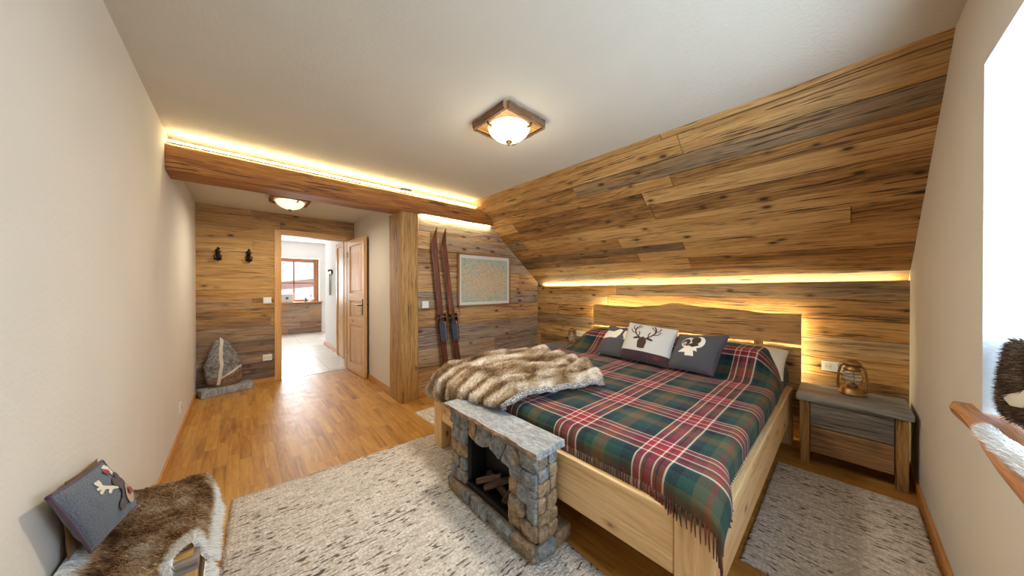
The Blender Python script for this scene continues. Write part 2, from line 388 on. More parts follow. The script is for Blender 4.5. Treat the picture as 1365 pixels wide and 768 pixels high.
def tube(bm, pts, rad, n=8, caps=True):
    uv, cl = layers(bm); pts = [Vector(p) for p in pts]; rs = rad if isinstance(rad, (list, tuple)) else [rad]*len(pts)
    rings = []; rn = (R.random(), R.random(), R.random())
    up = Vector((0, 0, 1)); prev = None; L = 0
    for i, p in enumerate(pts):
        d = (pts[min(i+1, len(pts)-1)]-pts[max(i-1, 0)]).normalized()
        if prev is None:
            a = d.cross(up if abs(d.z) < .9 else Vector((1, 0, 0))).normalized()
        else:
            a = (prev-d*prev.dot(d)).normalized()
        prev = a; b = d.cross(a)
        if i: L += (p-pts[i-1]).length
        rings.append(([bm.verts.new(p+(a*math.cos(2*PI*k/n)+b*math.sin(2*PI*k/n))*rs[i]) for k in range(n)], L))
    for (r0, l0), (r1, l1) in zip(rings, rings[1:]):
        for k in range(n):
            f = bm.faces.new((r0[k], r0[(k+1) % n], r1[(k+1) % n], r1[k])); f.smooth = True
            for l, (uu, vv) in zip(f.loops, ((l0, k), (l0, k+1), (l1, k+1), (l1, k))):
                l[uv].uv = (uu+rn[0]*9, vv/n*.12+rn[1]*9); l[cl] = (*rn, 1)
    if caps:
        for r in (rings[0][0][::-1], rings[-1][0]):
            f = bm.faces.new(r)
            for l in f.loops: l[uv].uv = (l.vert.co.x*.3, l.vert.co.z); l[cl] = (*rn, 1)
def lathe(bm, prof, c=(0, 0, 0), n=24, sx=1., sy=1.):
    c = Vector(c); rings = []
    for r, z in prof: rings.append([bm.verts.new(c+Vector((r*sx*math.cos(2*PI*k/n), r*sy*math.sin(2*PI*k/n), z))) for k in range(n)])
    for r0, r1 in zip(rings, rings[1:]):
        for k in range(n):
            f = bm.faces.new((r0[k], r0[(k+1) % n], r1[(k+1) % n], r1[k])); f.smooth = True
    if prof[0][0] > 1e-4: bm.faces.new(rings[0][::-1])
    if prof[-1][0] > 1e-4: bm.faces.new(rings[-1])
    bmesh.ops.remove_doubles(bm, verts=[v for r in (rings[0], rings[-1]) for v in r], dist=1e-6)
def clip(poly, conv):
    out = poly
    for i in range(len(conv)):
        a = conv[i]; b = conv[(i+1) % len(conv)]; inp = out; out = []
        if not inp: break
        side = lambda p: (b[0]-a[0])*(p[1]-a[1])-(b[1]-a[1])*(p[0]-a[0])
        for j in range(len(inp)):
            p, q = inp[j], inp[(j+1) % len(inp)]; sp, sq = side(p), side(q)
            if sp >= 0: out.append(p)
            if sp*sq < 0:
                t = sp/(sp-sq); out.append((p[0]+(q[0]-p[0])*t, p[1]+(q[1]-p[1])*t))
    return out
def planks(name, polys, fn, u0, u1, v0, v1, mat, hmin=.11, hmax=.19, lmin=1.2, lmax=2.8, seed=1, thick=.018, greyfn=None, **k):
    """board cladding; fn(u,v,w) -> point, w = out of wall; polys: convex ccw outlines"""
    rr = random.Random(seed); bm = bmesh.new(); uv, cl = layers(bm); v = v0
    while v < v1:
        h = rr.uniform(hmin, hmax); ve = v+h
        if v1-ve < .05: ve = v1
        u = u0-rr.uniform(0, lmin)
        while u < u1:
            ue = u+rr.uniform(lmin, lmax); rnd = [rr.random(), rr.random(), rr.random()]
            if greyfn: rnd[2] = min(1, max(0, rnd[2]*.5+greyfn((v+ve)/2)))
            w = thick+rr.uniform(-.004, .002); g = .0022
            rect = [(u+g, v+g), (ue-g, v+g), (ue-g, ve-g), (u+g, ve-g)]
            for pl in polys:
                pc = clip(rect, pl)
                if len(pc) < 3: continue
                # insert intermediate points for ruled surfaces
                fr = [bm.verts.new(fn(a, b, w)) for a, b in pc]; bk = [bm.verts.new(fn(a, b, 0)) for a, b in pc]
                fs = [(bm.faces.new(fr), pc)]
                for i in range(len(pc)):
                    j = (i+1) % len(pc); fs.append((bm.faces.new((bk[i], bk[j], fr[j], fr[i])), [pc[i], pc[j], pc[j], pc[i]]))
                for f, pp in fs:
                    for l, p in zip(f.loops, pp): l[uv].uv = (p[0]+rnd[0]*31, p[1]+rnd[1]*23); l[cl] = (*rnd, 1)
            u = ue
        v = ve
    bmesh.ops.recalc_face_normals(bm, faces=bm.faces)
    return struct(name, bm, mat, **k)

# ------------------------------------------------------------------ room numbers
XL, YR, KX, XT, H = -.40, -.3275, 3.66, 2.335, 2.475
YS, YB0, YB1, ZB, ZT = 3.40, 3.33, 3.615, 2.19, 2.386
YF, XH, HH = 5.42, 1.40, 2.37
T = .15

# floors
bm = bmesh.new(); box(bm, XL-T, KX+T, YR-.6, YF, -.1, 0); struct('floor', bm, M['floor'])
bm = bmesh.new(); box(bm, XL-1.5, 3.0, YF, 10.8, -.1, 0); struct('floor.001', bm, M['tiles'])
# ceilings
bm = bmesh.new(); box(bm, XL-T, XT+.12, YR-T, YB1+.05, H, H+.1); struct('ceiling', bm, M['ceil'])
bm = bmesh.new(); box(bm, XL-T, XH+T, YB1+.05, YF+.14, HH, HH+.1); struct('ceiling.001', bm, M['ceil'])
bm = bmesh.new(); box(bm, XL-1.5, 3.0, YF+.14, 10.8, 2.6, 2.7); struct('ceiling.002', bm, M['white'])
# left wall
bm = bmesh.new(); box(bm, XL-T, XL, YR-T, YF, 0, H+.1); struct('wall_left', bm, M['wall'])
# window wall with the deep niche
NX0, NX1, NZ0, NZ1, ND = .30, 1.932, .855, 2.108, .62
bm = bmesh.new()
box(bm, NX1, KX+T, YR-ND, YR, 0, H+.1); box(bm, XL-T, NX0, YR-ND, YR, 0, H+.1)
box(bm, NX0, NX1, YR-ND, YR, 0, NZ0); box(bm, NX0, NX1, YR-ND, YR, NZ1, H+.1)
for f in bm.faces: f.material_index = 0
# reveal faces brighter plaster
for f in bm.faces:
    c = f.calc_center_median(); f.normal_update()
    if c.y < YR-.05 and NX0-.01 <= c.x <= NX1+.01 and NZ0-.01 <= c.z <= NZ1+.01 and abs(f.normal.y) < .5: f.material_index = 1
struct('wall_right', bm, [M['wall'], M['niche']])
# window in the niche
w = thing('window_2', 'white framed window deep in the niche above the wooden sill', 'window', (0, 0, 0), kind='structure')
bm = bmesh.new(); yw = YR-.50
for a in ((NX0, NX0+.07, NZ0, NZ1), (NX1-.07, NX1, NZ0, NZ1), (NX0, NX1, NZ0, NZ0+.07), (NX0, NX1, NZ1-.07, NZ1), ((NX0+NX1)/2-.03, (NX0+NX1)/2+.03, NZ0, NZ1)):
    box(bm, a[0], a[1], yw-.03, yw+.03, a[2], a[3], 2)
obj('window_frame', bm, M['plastic'], w)
bm = bmesh.new(); box(bm, NX0+.05, NX1-.05, yw-.004, yw+.004, NZ0+.05, NZ1-.05); obj('pane', bm, M['glass'], w)

# knee wall + sloped wall of reclaimed boards (the bend falls slightly away from the window)
def zk(y): return 1.395-(y-YR)*.0125
bm = bmesh.new(); box(bm, KX+.0195, KX+T+.05, YR, YS+.25, 0, 1.325); struct('wall_back', bm, M['mortar'])
planks('wall_knee', [[(YR, 0), (YS, 0), (YS, 1.332), (YR, 1.378)]], lambda u, v, w: (KX+.018-w, u, v), YR, YS, 0, 1.42, M['slope'], .15, .25, 2.2, 4., seed=21)
SX = KX+.10
def slopept(u, v, w):
    zb = zk(u)-.039; xb = SX
    L = math.hypot(XT-xb, H-zb)
    t = v/1.81
    x = xb+(XT-xb)*t; z = zb+(H-zb)*t
    nx, nz = -(H-zb)/L, -(xb-XT)/L
    return (x+nx*(w-.018), u, z+nz*(w-.018))
planks('wall_slope', [[(YR, 0), (YS+.0, 0), (YS+.0, 1.81), (YR, 1.81)]], slopept, YR, YS, 0, 1.81, M['slope'], .11, .18, 1.6, 4.2, seed=5)
bm = bmesh.new()  # roof build-up behind the cladding
q = [slopept(YR, 0, -.0), slopept(YS+.25, 0, -.0), slopept(YS+.25, 1.81, 0), slopept(YR, 1.81, 0)]
q2 = [Vector(p)+Vector((.06, 0, .06)) for p in q]
a = [bm.verts.new(p) for p in q]; b = [bm.verts.new(p) for p in q2]
bm.faces.new(a); bm.faces.new(b[::-1])
for i in range(4): bm.faces.new((a[i], b[i], b[(i+1) % 4], a[(i+1) % 4]))
bmesh.ops.recalc_face_normals(bm, faces=bm.faces); struct('wall_roof', bm, M['mortar'])

# back wall with skis and map
zs = lambda y: 0
xk = KX
planks('wall_ski', [[(1.5, 0), (xk, 0), (xk, 1.44), (XT+.03, H), (1.5, H)]], lambda u, v, w: (u, YS+.018-w, v), 1.5, xk, 0, H, M['ski'], .15, .26, 1.1, 2.6, seed=34)
bm = bmesh.new(); box(bm, XH+.002, KX+T, YS+.02, YS+.2, 0, H+.1); struct('wall_core', bm, M['mortar'])
bm = bmesh.new(); box(bm, XH, XH+T, YS+.2, YF, 0, HH+.1); struct('wall_hall', bm, M['wall'])
bm = bmesh.new(); box(bm, XL, XT+.1, YB1+.002, YB1+.05, HH-.0, H); struct('wall_bulkhead', bm, M['ceil'])

# hall end wall: boards with a door opening
DX0, DX1, DZ = .448, 1.292, 2.07
planks('wall_far', [[(XL, 0), (DX0, 0), (DX0, HH), (XL, HH)], [(DX0, DZ), (DX1, DZ), (DX1, HH), (DX0, HH)], [(DX1, 0), (XH, 0), (XH, HH), (DX1, HH)]],
       lambda u, v, w: (u, YF-w, v), XL, XH, 0, HH, M['hallw'], .12, .2, 1.2, 2.4, seed=12, greyfn=lambda v: max(0., min(.8, (1.45-v)*.85)))
bm = bmesh.new(); box(bm, XL-1.5, DX0-.01, YF, YF+.14, 0, 2.7); box(bm, DX1+.01, 3.0, YF, YF+.14, 0, 2.7); box(bm, DX0-.01, DX1+.01, YF, YF+.14, DZ+.01, 2.7)
struct('wall_partition', bm, M['white'])

# beam and post
def rough_timber(name, x0, x1, y0, y1, z0, z1, axis, mat, bev, label, cat, kind='structure', amp=.006, seg=40):
    bm = bmesh.new(); lo = [x0, y0, z0]; hi = [x1, y1, z1]; ax2 = [i for i in range(3) if i != axis]
    uv, cl = layers(bm); rings = []; rnd = (R.random(), .5, R.random())
    a, b = ax2; W, Hh = hi[a]-lo[a], hi[b]-lo[b]
    prof = []
    for (ca, cb, sa, sb) in ((0, 0, 1, 1), (1, 0, -1, 1), (1, 1, -1, -1), (0, 1, 1, -1)):
        pa = [(ca*W+sa*bev, cb*Hh), (ca*W, cb*Hh+sb*bev)]
        if (ca, cb) in ((0, 0), (1, 1)): pa = pa[::-1]
        prof += pa
    pr = []
    for i in range(len(prof)):
        p, q = prof[i], prof[(i+1) % len(prof)]
        n = 4 if math.dist(p, q) > bev*2 else 1
        for k in range(n): pr.append((p[0]+(q[0]-p[0])*k/n, p[1]+(q[1]-p[1])*k/n))
    cum = [0]
    for i in range(len(pr)): cum.append(cum[-1]+math.dist(pr[i], pr[(i+1) % len(pr)]))
    for s in range(seg+1):
        t = lo[axis]+(hi[axis]-lo[axis])*s/seg; ring = []
        for (pa, pb) in pr:
            c = [0, 0, 0]; c[axis] = t; c[a] = lo[a]+pa; c[b] = lo[b]+pb
            c = Vector(c); nv = noise.noise_vector(Vector((c.x*3, c.y*3, c.z*3))+Vector((3, 1, 7)))*amp
            nv[axis] = 0; ring.append(bm.verts.new(c+nv))
        rings.append((ring, t))
    for (r0, t0), (r1, t1) in zip(rings, rings[1:]):
        for k in range(len(pr)):
            j = (k+1) % len(pr); f = bm.faces.new((r0[k], r0[j], r1[j], r1[k])); f.smooth = False
            for l, (uu, vv) in zip(f.loops, ((t0, cum[k]), (t0, cum[k+1]), (t1, cum[k+1]), (t1, cum[k]))): l[uv].uv = (uu+rnd[0]*9, vv+4); l[cl] = (*rnd, 1)
    for r in (rings[0][0], rings[-1][0]):
        f = bm.faces.new(r)
        for l in f.loops: l[uv].uv = (l.vert.co[a]*.3, l.vert.co[b]); l[cl] = (*rnd, 1)
    bmesh.ops.recalc_face_normals(bm, faces=bm.faces)
    return obj(name, bm, mat, kind=kind, label=label, cat=cat)
rough_timber('trim_1', XL, 2.66, YB0, YB1, ZB, ZT, 0, M['beam'], .014, 'long hewn timber beam crossing under the ceiling', 'beam')
rough_timber('trim_2', 1.355, 1.565, 3.36, 3.72, 0, ZB, 2, M['post'], .012, 'square hewn timber post carrying the beam', 'post')

# baseboards
def bb(name, *a, axis=0):
    bm = bmesh.new(); box(bm, *a, axis=axis, bev=.004); struct(name, bm, M['base'])
bb('baseboard_left', XL, XL+.014, YR, YF-.02, 0, .058, axis=1)
bb('baseboard_right', XL+.014, KX-.0, YR, YR+.014, 0, .065, axis=0)
bb('baseboard_back', 1.57, KX-.002, YS-.014, YS-.001, 0, .065, axis=0)
bb('baseboard_hall', XH-.014, XH, 3.73, YF-.04, 0, .065, axis=1)
bb('baseboard_knee', KX-.014, KX-.001, YR+.014, YS-.02, 0, .065, axis=1)
bb('baseboard_far', XL+.015, .37, YF-.035, YF-.022, 0, .06, axis=0)

# ------------------------------------------------------------------ hall door
d = thing('door_1', 'open pine door with three framed panels at the end of the hall', 'door', kind='structure')
bm = bmesh.new()
box(bm, DX0-.08, DX0, YF-.035, YF+.145, 0, DZ+.08, 2, .004); box(bm, DX1, XH-.003, YF-.035, YF+.145, 0, DZ+.08, 2, .004); box(bm, DX0, DX1, YF-.035, YF+.145, DZ, DZ+.08, 0, .004)
obj('casing', bm, M['casing'], d)
bm = bmesh.new(); box(bm, DX0, DX1, YF-.005, YF+.145, 0.0, .004, 0); obj('threshold', bm, M['steel'], d)
# leaf in the plane x ~1.30..1.345, from hinge y 5.38 to y 4.63, slightly turned
leaf = bpy.data.objects.new('door_leaf', None); C.objects.link(leaf); leaf.parent = d
leaf.location = (1.292, 5.38, 0); leaf.rotation_euler = (0, 0, math.radians(2.5))
def lb(bm, y0, y1, z0, z1, t0=0., t1=.042, ax=2, bev=.003): box(bm, t0, t1, -y1, -y0, z0, z1, ax, bev)
LW = .76; Zt = 2.065
bm = bmesh.new()
lb(bm, 0, .11, .01, Zt); lb(bm, LW-.11, LW, .01, Zt)
for z0, z1 in ((.01, .14), (.745, .86), (1.11, 1.225), (Zt-.10, Zt)): lb(bm, .11, LW-.11, z0, z1, ax=1)
obj('rail_frame', bm, M['door'], leaf)
for z0, z1 in ((.14, .745), (.86, 1.11), (1.225, Zt-.10)):
    bm = bmesh.new(); lb(bm, .11, LW-.11, z0, z1, .014, .028); lb(bm, .15, LW-.15, z0+.04, z1-.04, .008, .034, bev=.006); obj('panel', bm, M['door'], leaf)
bm = bmesh.new()
lb(bm, LW-.075, LW-.04, .92, 1.15, -.004, .046, bev=.002)
for s in (-1, 1):
    xx = -.004 if s < 0 else .046
    tube(bm, [(xx, -(LW-.057), 1.06), (xx+s*.045, -(LW-.057), 1.06), (xx+s*.05, -(LW-.08), 1.06), (xx+s*.05, -(LW-.17), 1.055)], .008, 8)
obj('handle', bm, M['iron'], leaf)
bm = bmesh.new()
for z in (.25, 1.8): tube(bm, [(-.004, -.004, z), (-.004, -.004, z+.08)], .007)
obj('hinge', bm, M['steel'], leaf)

# ------------------------------------------------------------------ far room
FY = 10.4
wx0, wx1, wz0, wz1 = .2, 1.655, .90, 2.08
bm = bmesh.new(); box(bm, XL-1.5, wx0-.12, FY, FY+.35, 0, 2.7); box(bm, wx1+.1, 3.0, FY, FY+.35, 0, 2.7); box(bm, wx0-.12, wx1+.1, FY, FY+.35, wz1+.06, 2.7); box(bm, wx0-.12, wx1+.1, FY, FY+.35, 0, wz0-.03)
struct('wall_window', bm, M['white'])
bm = bmesh.new(); box(bm, 1.46, 3.0, YF+.14, 7.95, 0, 2.6); struct('wall_side', bm, M['white'])
bm = bmesh.new(); box(bm, XL-1.5, XL-1.35, YF+.14, FY, 0, 2.6); struct('wall_outer', bm, M['white'])
bm = bmesh.new(); box(bm, 2.9, 3.0, 7.95, FY, 0, 2.6); struct('wall_end', bm, M['white'])
bm = bmesh.new(); box(bm, 1.43, 1.459, 6.78, 7.99, 0, .07, 1, .004); box(bm, 1.43, 1.6, 7.952, 7.98, 0, .07, 0, .004); struct('baseboard_side', bm, M['base'])
planks('wall_panel', [[(.25, 0), (1.80, 0), (1.80, .87), (.25, .87)]], lambda u, v, w: (u, FY-.02-w, v), .25, 1.8, 0, .87, M['panelfar'], .12, .2, 1., 1.8, seed=3)
w = thing('window_1', 'brown framed window with four panes in the far room', 'window', kind='structure')
bm = bmesh.new(); y0, y1 = FY+.16, FY+.24
for a in ((wx0-.10, wx0), (wx1-.02, wx1+.09)): box(bm, a[0], a[1], y0-.02, y1, wz0-.02, wz1+.05, 2, .005)
for a in ((wz0-.02, wz0+.06), (wz1-.04, wz1+.05)): box(bm, wx0, wx1, y0-.02, y1, a[0], a[1], 0, .005)
obj('window_frame', bm, M['winframe'], w)
bm = bmesh.new(); 
for x in (.62, 1.16): box(bm, x-.018, x+.018, y0, y1, wz0, wz1, 2)
box(bm, wx0, wx1, y0, y1, 1.42, 1.45, 0); obj('muntin', bm, M['winframe'], w)
bm = bmesh.new(); box(bm, wx0, wx1, y0+.035, y0+.043, wz0, wz1); obj('pane', bm, M['glass'], w)
bm = bmesh.new(); box(bm, .2, 1.83, FY-.10, FY+.15, .872, .90, 0, .006); obj('window_sill', bm, M['sill'], w)
# side door casing in the far room
d = thing('door_2', 'pine door frame on the right wall of the far room', 'door', kind='structure')
bm = bmesh.new(); box(bm, 1.42, 1.459, 6.18, 6.27, 0, 2.08, 2, .004); box(bm, 1.42, 1.459, 6.66, 6.76, 0, 2.08, 2, .004); box(bm, 1.42, 1.459, 6.18, 6.76, 2.08, 2.16, 1, .004); obj('casing', bm, M['casing'], d)
bm = bmesh.new(); box(bm, 1.435, 1.459, 6.27, 6.66, 0.01, 2.08, 2, .003); obj('door_leaf', bm, M['door'], d)
# outside: snowy slope, ridge and roof seen through the far window
bm = bmesh.new(); n = 24; vs = [[bm.verts.new((-14+i*1.6, 12+j*1.5, -1.5+j*.34+.5*noise.noise(Vector((i*.3, j*.3, 0))))) for i in range(n)] for j in range(n)]
for j in range(n-1):
    for i in range(n-1): bm.faces.new((vs[j][i], vs[j][i+1], vs[j+1][i+1], vs[j+1][i]))
obj('snowy_hillside', bm, M['snow'], smooth=True, kind='structure')
b = thing('house', 'neighbouring house with a brown roof outside the far window', 'house', (3.4, 22, .1))
bm = bmesh.new(); box(bm, -1.9, 2.4, -1, 1.5, -.8, 1.0); obj('wall', bm, M['snow'], b)
bm = bmesh.new()
for p in (((-2.2, -1.3, 1.0), (2.7, -1.3, 1.55), (2.7, .4, 2.1), (-2.2, .4, 1.45)),): bm.faces.new([bm.verts.new(q) for q in p])
bmesh.ops.solidify(bm, geom=bm.faces[:], thickness=.12); obj('roof', bm, M['roofsnow'], b)

# ------------------------------------------------------------------ things in the far room
b = thing('keepsake_box', 'white keepsake box with a dark round emblem on the far window sill', 'box', (.98, FY-.0, .901))
bm = bmesh.new(); box(bm, -.14, .14, -.06, .06, 0, .20, 0, .006); obj('body', bm, M['feltlight'], b)
bm = bmesh.new(); box(bm, -.145, .145, -.065, .065, .20, .235, 0, .006); obj('lid', bm, M['plastic'], b)
bm = bmesh.new(); lathe(bm, [(.0, 0), (.035, 0), (.035, .004), (0, .004)]); 
for v in bm.verts: v.co = Vector((v.co.x, -.061-v.co.z, v.co.y+.11))
obj('emblem', bm, M['brass'], b)
for i, (x, h, mt, lb_) in enumerate(((1.42, .14, 'feltgrey', 'small grey figurine on the far window sill, next to the white box'), (1.54, .20, 'plastic', 'tall pale figurine at the right end of the far window sill'), (1.63, .10, 'bronze', 'small brown figurine in the right corner of the far window sill'))):
    f = thing('figurine', lb_, 'figurine', (x, FY+.02, .901))
    bm = bmesh.new(); lathe(bm, [(.0, 0), (.04, 0), (.042, .02), (.026, h*.4), (.03, h*.6), (.014, h*.72), (.0, h*.75)], n=14); obj('body', bm, M[mt], f)
    bm = bmesh.new(); bmesh.ops.create_icosphere(bm, subdivisions=2, radius=h*.16)
    for v in bm.verts: v.co.z += h*.86
    obj('head', bm, M['felttan'], f, True)
r = thing('wall_rod', 'slim steel rod hanging from a dark hook on the white side wall', 'rod', (1.459, 7.25, 1.4))
bm = bmesh.new(); tube(bm, [(-.03, 0, -.25), (-.03, 0, .2)], .012); tube(bm, [(-.03, .12, -.25), (-.03, .12, .2)], .012); obj('rod', bm, M['steel'], r)
bm = bmesh.new(); tube(bm, [(0, .06, .28), (-.05, .06, .28), (-.08, -.06, .26)], .016); box(bm, -.03, -.001, -.02, .14, .2, .27); obj('hook', bm, M['iron'], r)
bm = bmesh.new(); lathe(bm, [(0, -.09), (.1, -.085), (.17, -.05), (.19, 0)], (0.45, 7.9, 2.595)); o = obj('ceiling_lamp', bm, M['dome'], smooth=True, label='plain white round ceiling lamp in the far tiled room', cat='lamp')

# ------------------------------------------------------------------ LED strips
def led(name, boxes, label, mat='leddot'):
    bm = bmesh.new()
    for b_ in boxes: box(bm, *b_)
    obj(name, bm, M[mat], label=label, cat='light strip')
led('led_strip', [(XL+.02, 2.38, YB0+.014, YB0+.022, ZT+.018, ZT+.028)], 'glowing warm light strip lying on top of the timber beam')
led('led_strip', [(1.60, 2.64, YS-.03, YS-.008, ZB-.012, ZB-.004)], 'glowing warm light strip under the beam above the skis')
led('led_strip', [(KX+.028, KX+.048, YR+.05, YS-.10, 1.3255, 1.331)], 'glowing warm light strip along the bend above the headboard')
# ------------------------------------------------------------------ ceiling lamps
def ceil_lamp(loc, label, s=.185, k=1.):
    L = thing('ceiling_lamp', label, 'lamp', loc)
    bm = bmesh.new(); box(bm, -s+.018, s-.018, -s+.018, s-.018, -.042, 0, 0, .004); obj('plate', bm, M['lampwood'], L)
    bm = bmesh.new()
    def edge(p, q):
        n = 14; P, Q = Vector(p), Vector(q); d_ = (Q-P).normalized(); nrm = Vector((d_.y, -d_.x, 0))
        prof = [(0, -.05), (.02, -.052), (.026, -.03), (.024, -.005), (0, 0)]
        uv, cl = layers(bm); rr = []
        for i in range(n+1):
            c = P.lerp(Q, i/n); jj = 1+.35*noise.noise(c*19)
            rr.append([bm.verts.new(c+nrm*a*jj+Vector((0, 0, z*(1+.1*noise.noise(c*31))))) for a, z in prof])
        for i in range(n):
            for j in range(len(prof)-1):
                f = bm.faces.new((rr[i][j], rr[i+1][j], rr[i+1][j+1], rr[i][j+1]))
                for l, w_ in zip(f.loops, ((i, j), (i+1, j), (i+1, j+1), (i, j+1))): l[uv].uv = (w_[0]*.03, w_[1]*.03); l[cl] = (.3, .5, .2, 1)
        bm.faces.new(rr[0]); bm.faces.new(rr[-1][::-1])
    a = s-.02
    for p, q in (((-a, -a, 0), (a, -a, 0)), ((a, -a, 0), (a, a, 0)), ((a, a, 0), (-a, a, 0)), ((-a, a, 0), (-a, -a, 0))): edge(p, q)
    bmesh.ops.recalc_face_normals(bm, faces=bm.faces); obj('bark_rim', bm, M['bark'], L)
    bm = bmesh.new(); R0 = s*.80
    lathe(bm, [(0, -.135), (R0*.35, -.13), (R0*.65, -.112), (R0*.87, -.085), (R0*.97, -.06), (R0*1.0, -.048), (R0*.96, -.043)], n=40); obj('glass_dome', bm, M['dome'], L, True)
    bm = bmesh.new(); lathe(bm, [(0, -.168), (.006, -.166), (.004, -.155), (.007, -.15), (.02, -.146), (.022, -.138), (.0, -.134)], n=16); obj('finial', bm, M['brass'], L, True)
    for k_ in range(3):
        an = .9+k_*2*PI/3; c, s_ = math.cos(an), math.sin(an)
        bm = bmesh.new(); tube(bm, [(c*(R0+.02), s_*(R0+.02), -.043), (c*(R0+.018), s_*(R0+.018), -.062), (c*(R0-.008), s_*(R0-.008), -.07)], .007); obj('clip', bm, M['brass'], L)
    return L
ceil_lamp((1.39, 1.565, H), 'square wooden ceiling lamp with bark edges and glowing glass dome above the bedroom')
ceil_lamp((.445, 4.36, HH), 'square wooden ceiling lamp with glowing glass dome in the hall beyond the beam', .18)
# ------------------------------------------------------------------ switches and sockets
def plate(name, c, w, h, nrm, label, n=1, kind='switch'):
    t = thing(name, label, kind, c); bm = bmesh.new(); ex = .009
    def b3(bm, a0, a1, z0, z1, d0, d1, bev=.002):
        if nrm == 'y': box(bm, a0, a1, -d1, -d0, z0, z1, 0, bev)
        elif nrm == 'x-': box(bm, -d1, -d0, a0, a1, z0, z1, 0, bev)
        else: box(bm, d0, d1, a0, a1, z0, z1, 0, bev)
    b3(bm, -w/2, w/2, -h/2, h/2, 0, ex); obj('cover_plate', bm, M['plastic'], t)
    for i in range(n):
        c0 = -w/2+w*(i+.5)/n; bm = bmesh.new()
        if kind == 'switch': b3(bm, c0-.03, c0+.03, -.03, .03, ex, ex+.004); obj('rocker', bm, M['plastic'], t)
        else:
            b3(bm, c0-.02, c0+.02, -.02, .02, ex, ex+.002, .001); o = obj('socket_insert', bm, M['linen'], t)
            bm = bmesh.new(); b3(bm, c0-.012, c0-.007, -.003, .003, ex+.002, ex+.004, 0); b3(bm, c0+.007, c0+.012, -.003, .003, ex+.002, ex+.004, 0); obj('pin_hole', bm, M['darkplastic'], o)
    return t
plate('light_switch', (.29, YF-.022, 1.14), .09, .085, 'y', 'white switch on the hall boards beside the door, higher of the two plates')
plate('wall_socket', (.29, YF-.022, .345), .10, .085, 'y', 'white socket low on the hall boards beside the door frame', 2, 'socket')
plate('light_switch', (1.655, YS-.022, 1.115), .085, .085, 'y', 'white switch on the back wall between the post and the skis')
plate('wall_socket', (XL, 4.0, .245), .085, .085, 'x+', 'white socket low on the left plaster wall', 1, 'socket')
plate('wall_socket', (KX-.022, .045, .67), .16, .082, 'x-', 'white double socket on the boards behind the lantern by the window wall', 2, 'socket')
plate('wall_socket', (KX-.022, 2.53, .655), .15, .082, 'x-', 'white double socket on the boards left of the headboard', 2, 'socket')

# ------------------------------------------------------------------ coat hooks
def hook(x, z, label):
    h = thing('coat_hook', label, 'hook', (x, YF-.022, z))
    bm = bmesh.new(); lathe(bm, [(0, 0), (.022, 0), (.018, .008), (0, .01)], n=12)
    for v in bm.verts: v.co = Vector((v.co.x, -v.co.z, v.co.y*2.6))
    obj('back_plate', bm, M['iron'], h, True)
    for s in (-1, 0, 1):
        bm = bmesh.new(); tube(bm, [(0, -.005, -.03+.02*abs(s)), (s*.018, -.035, -.075+.01*abs(s)), (s*.028, -.06, -.065), (s*.032, -.07, -.02+.02*(s == 0))], [.011, .010, .008, .006]); bmesh.ops.create_icosphere(bm, subdivisions=1, radius=.010, matrix=Matrix.Translation((s*.032, -.07, -.015+.02*(s == 0)))); obj('prong', bm, M['iron'], h, True)
    bm = bmesh.new(); tube(bm, [(0, -.006, .02), (-.014, -.02, .05), (.010, -.025, .08), (0, -.02, .10)], [.012, .016, .014, .005]); tube(bm, [(0, -.02, .035), (.03, -.03, .05)], [.010, .006]); tube(bm, [(0, -.02, .0), (-.03, -.03, .01)], [.010, .006]); obj('top_ornament', bm, M['iron'], h, True)
hook(-.20, 1.74, 'black iron coat hook on the hall boards, the one nearer the left wall')
hook(.096, 1.74, 'black iron coat hook on the hall boards, the one nearer the door')

# ------------------------------------------------------------------ standing stone
bm = bmesh.new(); bmesh.ops.create_icosphere(bm, subdivisions=5, radius=1)
outline = [(-1., .0), (-.92, .3), (-.7, .62), (-.38, .88), (-.05, 1.0), (.3, .92), (.62, .62), (.9, .3), (1., .05)]
for v in bm.verts:
    c = v.co.copy(); ang = math.atan2(c.z, c.x); rad = math.hypot(c.x, c.z)
    z01 = (c.z+1)/2
    wid = [ (.0, .62), (.08, .92), (.25, 1.0), (.45, .93), (.65, .74), (.82, .5), (.93, .28), (1., .0)]
    for (a, b), (a2, b2) in zip(wid, wid[1:]):
        if a <= z01 <= a2: wv = b+(b2-b)*(z01-a)/(a2-a)
    circ = math.sqrt(max(1e-6, 1-c.z*c.z))
    nx = c.x/circ if circ > .02 else 0; ny = c.y/circ if circ > .02 else 0
    p = Vector((nx*wv*.19*(1.08 if nx > 0 else .92)+(z01-.5)*-.05, ny*wv*.085, z01*.60))
    k = .010*noise.noise(p*9)+.012*noise.noise(p*4)+.004*noise.noise(p*30)
    p += Vector((nx, ny, .3)).normalized()*k*2
    v.co = p
obj('standing_stone', bm, M['boulder'], smooth=True, label='grey standing boulder with a pale vein, leaning against the hall corner', cat='stone')
o = bpy.data.objects['standing_stone']; o.location = (-.165, 5.235, .085); o.rotation_euler = (math.radians(-4), math.radians(2), math.radians(14)); o.scale = (.95, .8, 1.)
bm = bmesh.new(); box(bm, -.245, .245, -.10, .10, 0, .085, 0, .008, seg=2)
bmesh.ops.subdivide_edges(bm, edges=bm.edges[:], cuts=3, use_grid_fill=True)
for v in bm.verts: v.co += noise.noise_vector(v.co*8)*.014*(1 if v.co.z > .02 else 0)
o = obj('stone_slab', bm, M['slab'], label='rough grey stone slab on the floor under the standing boulder', cat='stone'); o.location = (-.125, 5.235, .0005); o.rotation_euler = (0, 0, math.radians(14))

